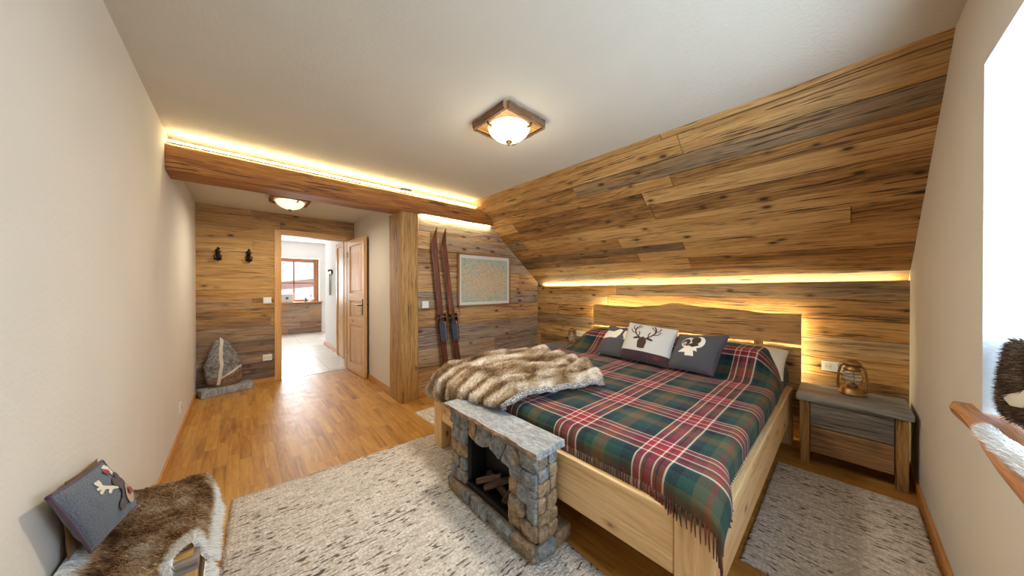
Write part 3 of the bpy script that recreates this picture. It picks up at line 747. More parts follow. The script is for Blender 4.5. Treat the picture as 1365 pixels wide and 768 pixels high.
# ------------------------------------------------------------------ skis
def ski(pb, pt, label):
    """pb, pt: foot and tip of the ski"""
    pb, pt = Vector(pb), Vector(pt); L = (pt-pb).length; zax = (pt-pb).normalized(); yax = Vector((0, -1, 0)); xax = yax.cross(zax).normalized(); yax = zax.cross(xax)
    mt = Matrix((xax, yax, zax)).transposed().to_4x4(); mt.translation = pb
    s = thing('wooden_ski', label, 'ski', pb); s.rotation_mode = 'QUATERNION'; s.rotation_quaternion = mt.to_quaternion()
    bm = bmesh.new(); uv, cl = layers(bm); n = 40; rr = []
    for i in range(n+1):
        t = i/n; z = t*L; wv = .041-.006*math.sin(PI*min(1, t/.85))
        if t > .86: q_ = (t-.86)/.14; wv = .041*(1-q_**1.6)+.012*q_*0+.003
        yo = .11*max(0, (t-.86)/.14)**2 if t > .86 else 0
        th = .016-.007*t
        rr.append([bm.verts.new((x_, yo+y_, z)) for x_, y_ in ((-wv, 0), (wv, 0), (wv, th), (wv*.55, th+.002), (-wv*.55, th+.002), (-wv, th))])
    for i in range(n):
        for k in range(6):
            j = (k+1) % 6; f = bm.faces.new((rr[i][k], rr[i][j], rr[i+1][j], rr[i+1][k]))
            for l, (a, b) in zip(f.loops, ((i, k), (i, j), (i+1, j), (i+1, k))): l[uv].uv = (a/n*L+pb.x*3, (rr[a][b].co.x)+pb.x*5); l[cl] = (pb.x % 1, .5, .5, 1)
    bm.faces.new(rr[0][::-1]); bm.faces.new(rr[-1]); bmesh.ops.recalc_face_normals(bm, faces=bm.faces)
    obj('ski_blade', bm, M['skired'], s)
    zc = .80
    bd = bpy.data.objects.new('binding', None); C.objects.link(bd); bd.parent = s
    bm = bmesh.new(); box(bm, -.036, .036, .012, .024, zc-.12, zc+.10, 2, .003); obj('foot_pad', bm, M['skipad'], bd)
    bm = bmesh.new()
    for sx in (-1, 1):
        box(bm, sx*.042-.003, sx*.042+.003, .0, .055, zc+.10, zc+.20, 2, .001)
        tube(bm, [(sx*.043, .045, zc+.15), (sx*.052, .035, zc+.02), (sx*.046, .03, zc-.12), (0, .03, zc-.17)], .004, 6)
    obj('toe_iron', bm, M['iron'], bd)
    bm = bmesh.new(); tube(bm, [(-.045, .03, zc+.16), (-.03, .062, zc+.17), (.03, .062, zc+.17), (.045, .03, zc+.16), (.075, .03, zc+.14)], .010, 6); tube(bm, [(-.045, .03, zc+.11), (0, .055, zc+.10), (.045, .03, zc+.11)], .007, 6); obj('leather_strap', bm, M['log'], bd)
    return s
M['skipad'] = plain('blue_grey_rubber', srgb(52, 66, 86), .6, 0, .2, 40.)
ski((1.905, 3.275, .001), (1.725, 3.335, 2.03), 'dark red wooden ski leaning on the back wall, the one nearer the post')
ski((2.10, 3.275, .001), (1.845, 3.335, 2.03), 'dark red wooden ski leaning on the back wall, the one nearer the map')

# ------------------------------------------------------------------ framed map
mp = thing('framed_map', 'framed relief map of mountains in green and ochre on the back wall', 'picture', (2.555, YS-.022, 1.42))
W2, H2 = .455, .355
bm = bmesh.new()
for a in ((-W2, -W2+.022, -H2, H2, 2), (W2-.022, W2, -H2, H2, 2), (-W2, W2, -H2, -H2+.022, 0), (-W2, W2, H2-.022, H2, 0)): box(bm, a[0], a[1], -.028, 0, a[2], a[3], a[4], .003)
obj('frame', bm, M['mapframe'], mp)
bm = bmesh.new(); uv, cl = layers(bm)
f = bm.faces.new([bm.verts.new(p) for p in ((-W2+.018, -.016, -H2+.018), (W2-.018, -.016, -H2+.018), (W2-.018, -.016, H2-.018), (-W2+.018, -.016, H2-.018))])
for l, q_ in zip(f.loops, ((0, 0), (1, 0), (1, 1), (0, 1))): l[uv].uv = q_
obj('map_print', bm, M['map'], mp)

# ------------------------------------------------------------------ rugs
def rug(x0, x1, y0, y1, mat, label, rot=0., h=.014):
    bm = bmesh.new(); uv, cl = layers(bm); nx, ny = 60, 60; cx, cy = (x0+x1)/2, (y0+y1)/2
    g = []
    for j in range(ny+1):
        row = []
        for i in range(nx+1):
            x = x0+(x1-x0)*i/nx-cx; y = y0+(y1-y0)*j/ny-cy
            e = min(i, nx-i, j, ny-j)
            if e == 0:
                q_ = noise.noise(Vector((x*25, y*25, 1)))*.006; x += q_ if i in (0, nx) else 0; y += q_ if j in (0, ny) else 0
            row.append(bm.verts.new((x, y, (h if e > 0 else h*.55)+.0012*noise.noise(Vector((x*40, y*40, 0))))))
        g.append(row)
    for j in range(ny):
        for i in range(nx):
            f = bm.faces.new((g[j][i], g[j][i+1], g[j+1][i+1], g[j+1][i])); f.smooth = True
    bd = [g[0][i] for i in range(nx)]+[g[j][nx] for j in range(ny)]+[g[ny][i] for i in range(nx, 0, -1)]+[g[j][0] for j in range(ny, 0, -1)]
    lo = [bm.verts.new((v.co.x, v.co.y, .0)) for v in bd]
    for i in range(len(bd)): j = (i+1) % len(bd); bm.faces.new((lo[i], lo[j], bd[j], bd[i]))
    bm.faces.new(lo[::-1])
    for f in bm.faces:
        for l in f.loops: l[uv].uv = (l.vert.co.x+5, l.vert.co.y+5); l[cl] = (.5, .5, .5, 1)
    o = obj('wool_rug', bm, mat, label=label, cat='rug'); o.location = (cx, cy, .001); o.rotation_euler = (0, 0, math.radians(rot)); return o
rug(-.10, 1.27, .15, 2.51, M['rug_u'], 'large cream wool rug with dark flecks under the small stone fireplace', -3.)
rug(1.80, 3.02, -.305, .335, M['rug_v'], 'cream wool rug with dark flecks between the bed and the window wall', 0.)
rug(1.37, 2.9, 2.42, 3.04, M['rug_v'], 'cream wool rug with dark flecks on the far side of the bed by the skis', 1.)

# ------------------------------------------------------------------ bed
bed = thing('bed_frame', 'light pine double bed frame with live edge oak headboard', 'bed', (2.4, 1.27, 0))
BL = Vector((2.4, 1.27, 0))
def part(name, boxes, mat, parent=bed, base=BL, **k):
    bm = bmesh.new()
    for b_ in boxes: box(bm, b_[0]-base.x, b_[1]-base.x, b_[2]-base.y, b_[3]-base.y, b_[4]-base.z, b_[5]-base.z, b_[6] if len(b_) > 6 else 0, b_[7] if len(b_) > 7 else .006)
    return obj(name, bm, mat, parent, **k)
X0 = 1.21
part('leg', [(X0, X0+.10, .288, .43, 0.001, .478, 2, .012)], M['pine'])
part('leg', [(X0, X0+.10, 2.19, 2.32, 0.001, .43, 2, .022)], M['pine'])
part('leg', [(3.42, 3.52, .288, .37, 0.001, .47, 2, .006)], M['pine']); part('leg', [(3.42, 3.52, 2.2, 2.30, 0.001, .47, 2, .006)], M['pine'])
part('foot_rail', [(X0+.004, X0+.045, .43, 2.19, .238, .478, 1, .008)], M['pine'])
part('side_rail', [(X0+.10, 3.42, .292, .334, .235, .478, 0, .008)], M['pine']); part('side_rail', [(X0+.10, 3.42, 2.262, 2.304, .235, .47, 0, .008)], M['pine'])
part('slat_base', [(X0+.05, 3.4, .336, 2.26, .25, .30, 0, .004)], M['pine'])
def live(name, y0, y1, zf0, zf1, x0, x1):
    bm = bmesh.new(); uv, cl = layers(bm); n = 60; rr = []; rn = (.3, .5, .2)
    for i in range(n+1):
        y = y0+(y1-y0)*i/n; a, b = zf0(y), zf1(y); rr.append([])
        for (x, z) in ((x0, a), (x0, b-.012), (x0+.012, b), (x1, b), (x1, a)): rr[-1].append(bm.verts.new((x-BL.x, y-BL.y, z)))
    for i in range(n):
        for k in range(5):
            j = (k+1) % 5; f = bm.faces.new((rr[i][k], rr[i+1][k], rr[i+1][j], rr[i][j])); f.smooth = False
            for l in f.loops: l[uv].uv = (l.vert.co.y+5, l.vert.co.z+l.vert.co.x*.8+3); l[cl] = (*rn, 1)
    bm.faces.new(rr[0]); bm.faces.new(rr[-1][::-1]); bmesh.ops.recalc_face_normals(bm, faces=bm.faces)
    return obj(name, bm, M['hb'], bed)
HX0, HX1 = 3.53, 3.575
def tz(y):
    P_ = [(.243, 1.100), (.45, 1.095), (.75, 1.118), (1.0, 1.128), (1.26, 1.155), (1.45, 1.118), (1.75, 1.092), (2.05, 1.093), (2.22, 1.102), (2.262, 1.09)]
    for (a, b), (c, d_) in zip(P_, P_[1:]):
        if a <= y <= c:
            t = (y-a)/(c-a); t = t*t*(3-2*t); return b+(d_-b)*t
    return 1.09
live('headboard_top_plank', .243, 2.262, lambda y: .828+.006*math.sin(y*5)+(.012 if .9 < y < 1.6 else 0), lambda y: tz(y)-.005+.003*noise.noise(Vector((y*9, 0, 0))), HX0, HX1)
live('headboard_lower_plank', .243, 2.262, lambda y: .22, lambda y: .798+.006*math.sin(y*4.3), HX0, HX1)
part('headboard_bracket', [(HX0+.01, HX1-.005, .50, .56, .79, .84, 2, 0)], M['hb']); part('headboard_bracket', [(HX0+.01, HX1-.005, 1.95, 2.01, .79, .84, 2, 0)], M['hb'])
led('led_strip', [(HX1+.004, HX1+.010, .27, 2.24, 1.045, 1.055), (HX1+.004, HX1+.010, .262, .272, .35, .775), (HX1+.004, HX1+.010, 2.236, 2.246, .35, .775), (HX1+.004, HX1+.010, .262, .272, .86, 1.04), (HX1+.004, HX1+.010, 2.236, 2.246, .86, 1.04), (HX1+.001, HX1+.005, .3, 2.2, .86, .866)], 'glowing warm light strip behind the headboard', 'ledhb')

# mattress
def softbox(name, x0, x1, y0, y1, z0, z1, r, mat, **k):
    bm = bmesh.new(); box(bm, x0, x1, y0, y1, z0, z1, 0, r, seg=5); return obj(name, bm, mat, smooth=True, **k)
softbox('mattress', 1.262, 3.52, .338, 2.258, .301, .565, .05, M['linen'], label='white mattress in the pine bed under the tartan blanket', cat='mattress')
# pillows beneath the blanket
def pillow_grid(A, B, Cc, D, th, n=40, power=.5, wr=.004, seed=0, back=True):
    """A top-left, B top-right, C bottom-right, D bottom-left; returns fn(u,v,side) u:left->right v:bottom->top"""
    A, B, Cc, D = map(Vector, (A, B, Cc, D)); nrm = (B-A).cross(D-A).normalized()
    def f(u, v, side=1, off=0.):
        base = (D*(1-u)+Cc*u)*(1-v)+(A*(1-u)+B*u)*v
        ctr = (A+B+Cc+D)/4
        e = (4*u*(1-u))**power*(4*v*(1-v))**power
        pin = .035*(1-(2*abs(u-.5))**2)*(2*abs(v-.5))**6+.035*(1-(2*abs(v-.5))**2)*(2*abs(u-.5))**6
        base = base+(ctr-base)*pin*1.4
        w_ = wr*noise.noise(Vector((u*5+seed, v*5, seed)))*min(1, e*3)
        return base-nrm*side*(th/2*e+off+w_)
    f.nrm = nrm
    return f
def pillow_mesh(f, n=44, w=.42, h=.4, matfn=None):
    bm = bmesh.new(); uv, cl = layers(bm); sides = []
    for side in (1, -1):
        g = [[bm.verts.new(f(i/n, j/n, side)) for i in range(n+1)] for j in range(n+1)]
        for j in range(n):
            for i in range(n):
                q_ = (g[j][i], g[j][i+1], g[j+1][i+1], g[j+1][i]); fc = bm.faces.new(q_ if side == 1 else q_[::-1]); fc.smooth = True
                idx = ((i, j), (i+1, j), (i+1, j+1), (i, j+1)); idx = idx if side == 1 else idx[::-1]
                for l, (a, b) in zip(fc.loops, idx): l[uv].uv = (a/n*w, b/n*h); l[cl] = (.5, .5, .5, 1)
                if matfn and side == 1: fc.material_index = matfn((i+.5)/n, (j+.5)/n)
    bmesh.ops.remove_doubles(bm, verts=bm.verts, dist=1e-5); bmesh.ops.recalc_face_normals(bm, faces=bm.faces)
    return bm
def inshape(shapes, u, v, asp=1.):
    for s in shapes:
        if s[0] == 'c':   # capsule chain
            r = s[1]; pts = s[2]
            for (a, b), (c, d_) in zip(pts, pts[1:]):
                dx, dy = c-a, d_-b; L2 = dx*dx+dy*dy or 1e-9; t = max(0, min(1, ((u-a)*dx+(v-b)*dy)/L2))
                if math.hypot(u-a-t*dx, v-b-t*dy) < r: return True
        elif s[0] == 'e':
            _, cx, cy, rx, ry, an = s; dx, dy = u-cx, v-cy; ca, sa = math.cos(an), math.sin(an)
            if ((dx*ca+dy*sa)/rx)**2+((-dx*sa+dy*ca)/ry)**2 < 1: return True
        elif s[0] == 'p':
            pts = s[1]; ins = False; j = len(pts)-1
            for i in range(len(pts)):
                if (pts[i][1] > v) != (pts[j][1] > v) and u < (pts[j][0]-pts[i][0])*(v-pts[i][1])/(pts[j][1]-pts[i][1])+pts[i][0]: ins = not ins
                j = i
            if ins: return True
    return False
def applique(name, f, shapes, mat, parent, off=.0025, n=170, w=.42):
    bm = bmesh.new(); uv, cl = layers(bm); vc = {}
    def V(i, j):
        if (i, j) not in vc: vc[(i, j)] = bm.verts.new(f(i/n, j/n, 1, off))
        return vc[(i, j)]
    for j in range(n):
        for i in range(n):
            if inshape(shapes, (i+.5)/n, (j+.5)/n):
                fc = bm.faces.new((V(i, j), V(i+1, j), V(i+1, j+1), V(i, j+1))); fc.smooth = True
                for l, (a, b) in zip(fc.loops, ((i, j), (i+1, j), (i+1, j+1), (i, j+1))): l[uv].uv = (a/n*w, b/n*w)
    return obj(name, bm, mat, parent)
def cushion(label, A, B, Cc, D, th, mat, name='cushion', matfn=None, w=.42, seed=0, cat='cushion', piping=None, power=.5):
    c = thing(name, label, cat, tuple((Vector(Cc)+Vector(D))/2)); f = pillow_grid(A, B, Cc, D, th, seed=seed, power=power)
    base = Vector(c.location)
    f2 = lambda u, v, s=1, off=0.: f(u, v, s, off)-base
    bm = pillow_mesh(f2, w=w, h=w, matfn=matfn); obj('cover', bm, mat, c)
    if piping:
        pts = [f2(t, 0) for t in [i/24 for i in range(24)]]+[f2(1, i/24) for i in range(24)]+[f2(1-i/24, 1) for i in range(24)]+[f2(0, 1-i/24) for i in range(25)]
        bm = bmesh.new(); tube(bm, pts, .005, 6); obj('piping', bm, M[piping], c, True)
    return c, f2
ZC = .632
# white sleeping pillow peeping out
softpil = pillow_grid((3.50, .80, .80), (3.50, .31, .78), (3.10, .31, .60), (3.10, .80, .60), .13)
bm = pillow_mesh(softpil); obj('sleeping_pillow', bm, M['linen'], label='white pillow peeping out from under the tartan blanket at the headboard', cat='pillow')

def sq(x): return x*x*(3-2*x) if 0 < x < 1 else (0 if x <= 0 else 1)
TOPZ = .602
def bulge(x, y):
    a = sq((x-2.82)/.34)*(1-sq((x-3.36)/.30)*.55)
    b = sq((y-.27)/.22)*sq((2.30-y)/.26)
    mid = 1-.25*math.exp(-((y-1.28)/.10)**2)
    return .205*a*b*mid
def blanket(s, t):
    """s: metres from the foot hem towards the head, t: metres from window-side hem"""
    HF, RF = .035, .05   # hang and rounding
    def prof(d, edge, hang):
        if d < hang: return edge, hang-d+RF*.0+RF
        q_ = (d-hang)/(RF*PI/2)
        if q_ < 1: a = q_*PI/2; return edge+RF*(1-math.cos(a)), RF*(1-math.sin(a))
        return edge+RF+(d-hang-RF*PI/2), 0.
    x, dzx = prof(s, 1.250, HF)
    y, dzy = prof(t, .325, .055)
    TW = 2.13
    if t > TW-.16:
        y2, dzy2 = prof(TW-t, .0, .08); y = 2.275-y2; dzy = dzy2
    z = TOPZ-dzx-dzy
    z += bulge(x, y)*(1 if dzy < .04 else max(0, 1-(dzy-.04)*8))
    z += .006*noise.noise(Vector((x*3, y*3, 0)))+.003*noise.noise(Vector((x*9, y*9, 3)))
    # near corner folds out over the post
    c = sq((.36-s)/.26)*sq((.34-t)/.26)
    if c > 0:
        x -= .065*c*sq((.22-s)/.2); y -= .055*c*sq((.22-t)/.2)
        z += .0*c
    if 1.20 < x < 1.33 and .275 < y < .45: z = max(z, .486)
    return Vector((x, y, z))
SL = 2.36; TL_ = 2.13
bl = thing('tartan_blanket', 'green, navy and red tartan wool blanket with fringe spread over the bed', 'blanket')
bm = bmesh.new(); uv, cl = layers(bm); ns, nt = 200, 190
g = [[bm.verts.new(blanket(SL*i/ns, TL_*j/nt)) for i in range(ns+1)] for j in range(nt+1)]
for j in range(nt):
    for i in range(ns):
        f = bm.faces.new((g[j][i], g[j][i+1], g[j+1][i+1], g[j+1][i])); f.smooth = True
        for l, (a, b) in zip(f.loops, ((i, j), (i+1, j), (i+1, j+1), (i, j+1))): l[uv].uv = (SL*a/ns, TL_*b/nt); l[cl] = (.5, .5, .5, 1)
o = obj('cloth', bm, M['plaid'], bl); md = o.modifiers.new('thick', 'SOLIDIFY'); md.thickness = .006; md.offset = 1
bm = bmesh.new(); uv, cl = layers(bm)
rf = random.Random(4)
k = 0; t = .012
while t < TL_-.02:
    p = blanket(.0, t); p1 = blanket(.01, t); n0 = len(bm.faces)
    cor = sq((.30-t)/.25)
    L = rf.uniform(.042, .056)+.035*cor
    dn = Vector((-.012-.01*cor*rf.random(), rf.uniform(-.010, .010)-.012*cor, -1)).normalized()
    st = p+Vector((-.004, 0, .006))
    pts = [st, st+dn*L*.5+Vector((rf.uniform(-.003, .001), rf.uniform(-.003, .003), 0)), st+dn*L]
    tube(bm, pts, [.0030, .0034, .0018], 5)
    bm.faces.ensure_lookup_table()
    for f in bm.faces[n0:]:
        for l in f.loops: l[uv].uv = (.02, t)
    t += rf.uniform(.0095, .015)
obj('fringe', bm, M['plaid'], bl, kind='stuff')
# serrated window-side hem
bm = bmesh.new(); uv, cl = layers(bm); s = .1
while s < 2.0:
    p, q_ = blanket(s, 0), blanket(s+.022, 0)
    if p.z < .5:
        m_ = (p+q_)/2+Vector((0, -.012, -.006))
        p2, q2 = p+Vector((0, -.002, .004)), q_+Vector((0, -.002, .004))
        f = bm.faces.new([bm.verts.new(v) for v in (p2, q2, m_)])
        for l in f.loops: l[uv].uv = (s, .0)
    s += .024
obj('hem_points', bm, M['plaid'], bl)

# ------------------------------------------------------------------ fur helper
def strands(bm, fn, count, length, lean, du=.004, rfn=None, seed=0, width=.0011, uvs=(1., 1.), jitter=.35, whitefn=None, mask=None, curl=.5):
    rr = random.Random(seed); uv, cl = layers(bm); mi = 1 if False else 0
    for _ in range(count):
        u, v = rr.random(), rr.random()
        if mask and not mask(u, v): continue
        p = fn(u, v); e = .004
        n_ = (fn(min(1, u+e), v)-fn(max(0, u-e), v)).cross(fn(u, min(1, v+e))-fn(u, max(0, v-e)))
        if n_.length < 1e-12: continue
        n_.normalize(); ld = lean(u, v) if callable(lean) else lean
        L = (length(u, v) if callable(length) else length)*rr.uniform(.7, 1.2)
        j = Vector((rr.uniform(-1, 1), rr.uniform(-1, 1), rr.uniform(-1, 1)))*jitter
        d1 = (n_+ld*.7+j).normalized(); d2 = (n_*.35+ld*1.3+j+Vector((0, 0, -curl*.4))).normalized()
        m_ = p+d1*L*.5; tp = m_+d2*L*.5
        sd = d1.cross(Vector((rr.uniform(-1, 1), rr.uniform(-1, 1), rr.uniform(-1, 1)))).normalized()*width
        a, b, c, d_, e_ = [bm.verts.new(q_) for q_ in (p-sd, p+sd, m_+sd*.8, m_-sd*.8, tp)]
        w_ = whitefn(u, v) if whitefn else .5
        col = (rr.random(), rr.random(), w_, 1)
        for f in (bm.faces.new((a, b, c, d_)), bm.faces.new((d_, c, e_))):
            f.smooth = True
            for l in f.loops: l[uv].uv = (u*uvs[0], v*uvs[1]); l[cl] = col
def skin(bm, fn, nu, nv, uvs, whitefn=None, mask=None, thick=.006):
    uv, cl = layers(bm); vc = {}
    def V(i, j):
        if (i, j) not in vc: vc[(i, j)] = bm.verts.new(fn(i/nu, j/nv))
        return vc[(i, j)]
    for j in range(nv):
        for i in range(nu):
            if mask and not mask((i+.5)/nu, (j+.5)/nv): continue
            f = bm.faces.new((V(i, j), V(i+1, j), V(i+1, j+1), V(i, j+1))); f.smooth = True
            for l, (a, b) in zip(f.loops, ((i, j), (i+1, j), (i+1, j+1), (i, j+1))):
                l[uv].uv = (a/nu*uvs[0], b/nv*uvs[1]); l[cl] = (.5, .4, whitefn(a/nu, b/nv) if whitefn else .5, 1)
def interp(pts, x):
    if x <= pts[0][0]: return pts[0][1]
    for (a, b), (c, d_) in zip(pts, pts[1:]):
        if x <= c:
            t = (x-a)/(c-a); t = t*t*(3-2*t); return b+(d_-b)*t
    return pts[-1][1]

# ------------------------------------------------------------------ fur throw over the foot of the bed
def throw(u, v):
    """u: 0 hanging hem over the foot rail -> 1 edge on the bed, v: 0 near edge -> 1 far (left) side"""
    hang = interp([(0, .015), (.25, .06), (.55, .15), (.85, .19), (1., .10)], v)    # drop below the rail top
    near = Vector((1.175, 1.38)); far = Vector((1.165, 2.27))
    endn = Vector((1.90, 1.15)); endf = Vector((2.30, 2.31))
    f0 = near.lerp(far, v)
    vv = v+.0
    e1 = endn.lerp(endf, v)+Vector((1, -.25))*(.22*math.sin(PI*min(1, v*1.05))+.018*math.sin(v*26))
    tot_h = hang; run = (e1-f0).length; Ltot = tot_h+run; d_ = u*Ltot
    far_drop = sq((v-.90)/.1)*.10
    top = .655
    if d_ < tot_h:
        k_ = d_/tot_h; z = top-.03-tot_h+d_; p = f0.copy(); nx = 0.; p.x -= .012*math.sin(k_*PI); ridge_dir = 'out'
    else:
        k_ = (d_-tot_h)/run; p = f0.lerp(e1, k_); z = top-.03*math.exp(-k_*18); ridge_dir = 'up'
    # ridges along u
    ph = v*5.6+.35*math.sin(u*3.1)+.16*noise.noise(Vector((u*4, v*3, 2)))
    rg = abs(math.sin(ph*PI))**.75
    tail = sq(u/.05)*sq((1-u)/.06)*sq(v/.05)
    amp = .060*(.4+.6*tail)*(1+.5*noise.noise(Vector((u*5, v*7, 5))))
    lump = .012*noise.noise(Vector((u*14, v*22, 1)))
    edge = sq((1-u)/.05)*sq(v/.04)
    if ridge_dir == 'out':
        p.x -= (rg*amp*.75+lump); z += 0
    else:
        blend = sq((d_-tot_h)/.10)
        p.x -= (rg*amp*.75)*(1-blend); z += (rg*amp+lump)*blend+.012*(1-edge)*0
    z -= (1-edge)*.02
    z -= far_drop
    y = p.y+.02*noise.noise(Vector((u*6, v*2, 9)))
    return Vector((p.x, y, z))
th = thing('fur_throw', 'shaggy beige and white faux fur throw bunched over the foot corner of the bed', 'throw')
wf = lambda u, v: min(1, max(0, abs(math.sin((v*5.6+.35*math.sin(u*3.1)+.16*noise.noise(Vector((u*4, v*3, 2))))*PI))**1.5*(.55+.9*noise.noise(Vector((u*6+3, v*5, 1))))+.1))
bm = bmesh.new(); skin(bm, throw, 110, 150, (1.2, 1.1), wf); md_bm = bm
strands(bm, throw, 52000, .024, Vector((.25, -.3, .1)), seed=3, width=.0012, uvs=(1.2, 1.1), whitefn=wf)
obj('fur_pile', bm, M['furthrow'], th)
# knitted grey lining rolled out along the near hem
def lining(u, v):
    b0 = throw(u, 0.03); nxt = throw(min(1, u+.01), .03)
    return b0+Vector((.0, -.0, 0))
M['knit'] = None
t_ = NT('grey_knit_lining'); uu, vv_, _ = t_.sep(t_.uv())
vo = t_.voro(t_.comb(t_.math('MULTIPLY', uu, 70.), t_.math('MULTIPLY', vv_, 70.)), 1., 'F1', .5)
M['knit'] = t_.fin(t_.ramp(vo, [(.1, srgb(206, 200, 194)), (.6, srgb(120, 116, 116)), (.9, srgb(70, 68, 70))]), .95); t_.bump(t_.math('SUBTRACT', 1., vo), .9, .01)
bm = bmesh.new(); uv, cl = layers(bm); n = 90; m_ = 10; g = []
for i in range(n+1):
    c = throw(i/n, .0); a = throw(max(0, i/n-.01), 0); b = throw(min(1, i/n+.01), 0); d_ = (b-a).normalized(); sd = Vector((d_.y, -d_.x, 0)); 
    if sd.length < .05: sd = Vector((0, -1, 0))
    sd.normalize()
    if sd.y > 0: sd = -sd
    rad = .020*(.75+.25*sq(i/8))
    ctr = c+sd*.006+Vector((0, 0, .012)); g.append([])
    if c.z < .60: rad = .018
    for k in range(m_): an = 2*PI*k/m_; g[-1].append(bm.verts.new(ctr+sd*math.cos(an)*rad*1.5+Vector((0, 0, 1))*math.sin(an)*rad*.9))
for i in range(n):
    for k in range(m_):
        f = bm.faces.new((g[i][k], g[i][(k+1) % m_], g[i+1][(k+1) % m_], g[i+1][k])); f.smooth = True
        for l, (a, b) in zip(f.loops, ((i, k), (i, k+1), (i+1, k+1), (i+1, k))): l[uv].uv = (a/n*.95, b/m_*.15)
bm.faces.new(g[0][::-1]); bm.faces.new(g[-1])
obj('knit_lining', bm, M['knit'], th)

# ------------------------------------------------------------------ cushions on the bed
Cb = lambda x, y, z: (x, y, z)
c1, f1 = cushion('grey felt cushion with a white animal patch, left cushion at the headboard', (2.97, 1.70, .90), (2.97, 1.36, .91), (2.75, 1.36, ZC), (2.75, 1.735, ZC+.02), .13, M['feltgrey'], seed=1, piping='feltgrey')
applique('felt_motif', f1, [('p', [(.0, .50), (.02, .64), (.14, .76), (.34, .72), (.50, .84), (.60, .80), (.56, .50), (.30, .50), (.1, .46)]), ('p', [(.64, .50), (.66, .80), (.8, .78), (1.0, .7), (1.0, .48)]), ('e', .52, .95, .16, .03, 0)], M['feltcream'], c1)
applique('felt_collar', f1, [('c', .025, [(.60, .96), (.63, .75), (.60, .5)]), ('p', [(.5, .5), (.72, .5), (.66, .62), (.58, .62)])], M['feltgrey'], c1, off=.005)
c2, f2 = cushion('light grey felt cushion with a dark stag head, middle cushion at the headboard', (2.90, 1.44, .975), (2.90, .985, .945), (2.70, 1.0, ZC), (2.70, 1.46, ZC+.02), .15, [M['feltlight'], M['felthem']], seed=2, matfn=lambda u, v: 1 if v < .235 else 0)
ant = []
for s in (-1, 1):
    X = lambda a: .45+s*a
    ant += [('c', .013, [(X(.06), .56), (X(.14), .62), (X(.20), .72), (X(.20), .83), (X(.15), .92)]), ('c', .010, [(X(.10), .585), (X(.09), .66), (X(.11), .72)]), ('c', .010, [(X(.17), .66), (X(.26), .70), (X(.30), .78)]), ('c', .010, [(X(.20), .75), (X(.27), .82), (X(.27), .90)]), ('c', .009, [(X(.20), .80), (X(.14), .84), (X(.10), .90)]), ('e', X(.13), .545, .075, .028, s*-.25)]
ant += [('e', .45, .42, .065, .13, 0), ('p', [(.38, .30), (.52, .30), (.54, .45), (.52, .54), (.45, .60), (.38, .54), (.36, .45)])]
applique('stag_motif', f2, ant, M['feltdark'], c2)
applique('red_patch', f2, [('e', .78, .13, .06, .04, 0)], M['felthemred'], c2, off=.002)
c3, f3 = cushion('dark grey felt cushion with a white and brown goat head, right of the stag cushion', (2.92, .985, .90), (2.93, .62, .935), (2.74, .685, ZC), (2.72, 1.03, ZC+.01), .15, M['feltgrey'], seed=3, piping='piping')
applique('felt_motif', f3, [('e', .34, .66, .13, .15, 0), ('e', .55, .68, .13, .17, .2), ('p', [(.20, .38), (.30, .50), (.40, .60), (.55, .55), (.60, .42), (.52, .44), (.56, .30), (.38, .30), (.36, .38)])], M['feltcream'], c3)
applique('felt_face', f3, [('e', .31, .66, .085, .10, 0), ('e', .50, .72, .09, .11, .4), ('p', [(.32, .55), (.5, .68), (.6, .58), (.48, .52), (.4, .56)])], M['feltdark'], c3, off=.005)
applique('felt_nose', f3, [('e', .29, .62, .045, .05, 0)], M['felttan'], c3, off=.008)

# ------------------------------------------------------------------ nightstands
def nightstand(y0, y1, xf, label, ztop=.515):
    N_ = thing('nightstand', label, 'nightstand', (xf+.2, (y0+y1)/2, 0)); B_ = Vector(N_.location)
    xb = 3.585
    P_ = lambda nm, bx, mt, par=N_: part(nm, bx, mt, par, B_)
    bm = bmesh.new(); box(bm, xf-.02-B_.x, xb-B_.x, y0-.02-B_.y, y1+.02-B_.y, ztop-.042, ztop, 1, .006)
    bmesh.ops.subdivide_edges(bm, edges=[e for e in bm.edges if e.calc_length() > .2], cuts=14, use_grid_fill=True)
    for v in bm.verts: v.co.x += .004*noise.noise(Vector((v.co.y*20, 0, 0))) if v.co.x < 0 else 0; v.co.z += .002*noise.noise(v.co*20)
    obj('top_board', bm, M['nstop'], N_)
    for (ya, yb) in ((y0, y0+.055), (y1-.055, y1)):
        P_('leg', [(xf, xf+.06, ya, yb, .001, ztop-.043, 2, .006)], M['post']); P_('leg', [(xb-.07, xb-.01, ya, yb, .001, ztop-.043, 2, .006)], M['post'])
    P_('side_panel', [(xf+.06, xb-.07, y0+.01, y0+.03, .10, ztop-.043, 0, .002)], M['post']); P_('side_panel', [(xf+.06, xb-.07, y1-.03, y1-.01, .10, ztop-.043, 0, .002)], M['post'])
    P_('drawer', [(xf+.006, xf+.028, y0+.059, y1-.059, .29, ztop-.048, 1, .003)], M['nsgrey']); P_('drawer', [(xf+.004, xf+.028, y0+.059, y1-.059, .095, .284, 1, .003)], M['nsgrey2'])
    P_('carcass', [(xf+.03, xb-.08, y0+.06, y1-.06, .105, ztop-.05, 0, 0)], M['firebox'])
    return N_
M['nsgrey2'] = wood('nightstand_lower_drawer', srgb(84, 60, 40), srgb(156, 116, 72), srgb(188, 152, 106), None, 0, .4, .6, .6, .3)
nightstand(-.285, .225, 3.17, 'grey reclaimed wood nightstand with two drawers beside the window wall')
nightstand(2.34, 2.86, 3.17, 'reclaimed wood nightstand in the far corner, mostly hidden behind the bed', ztop=.515)

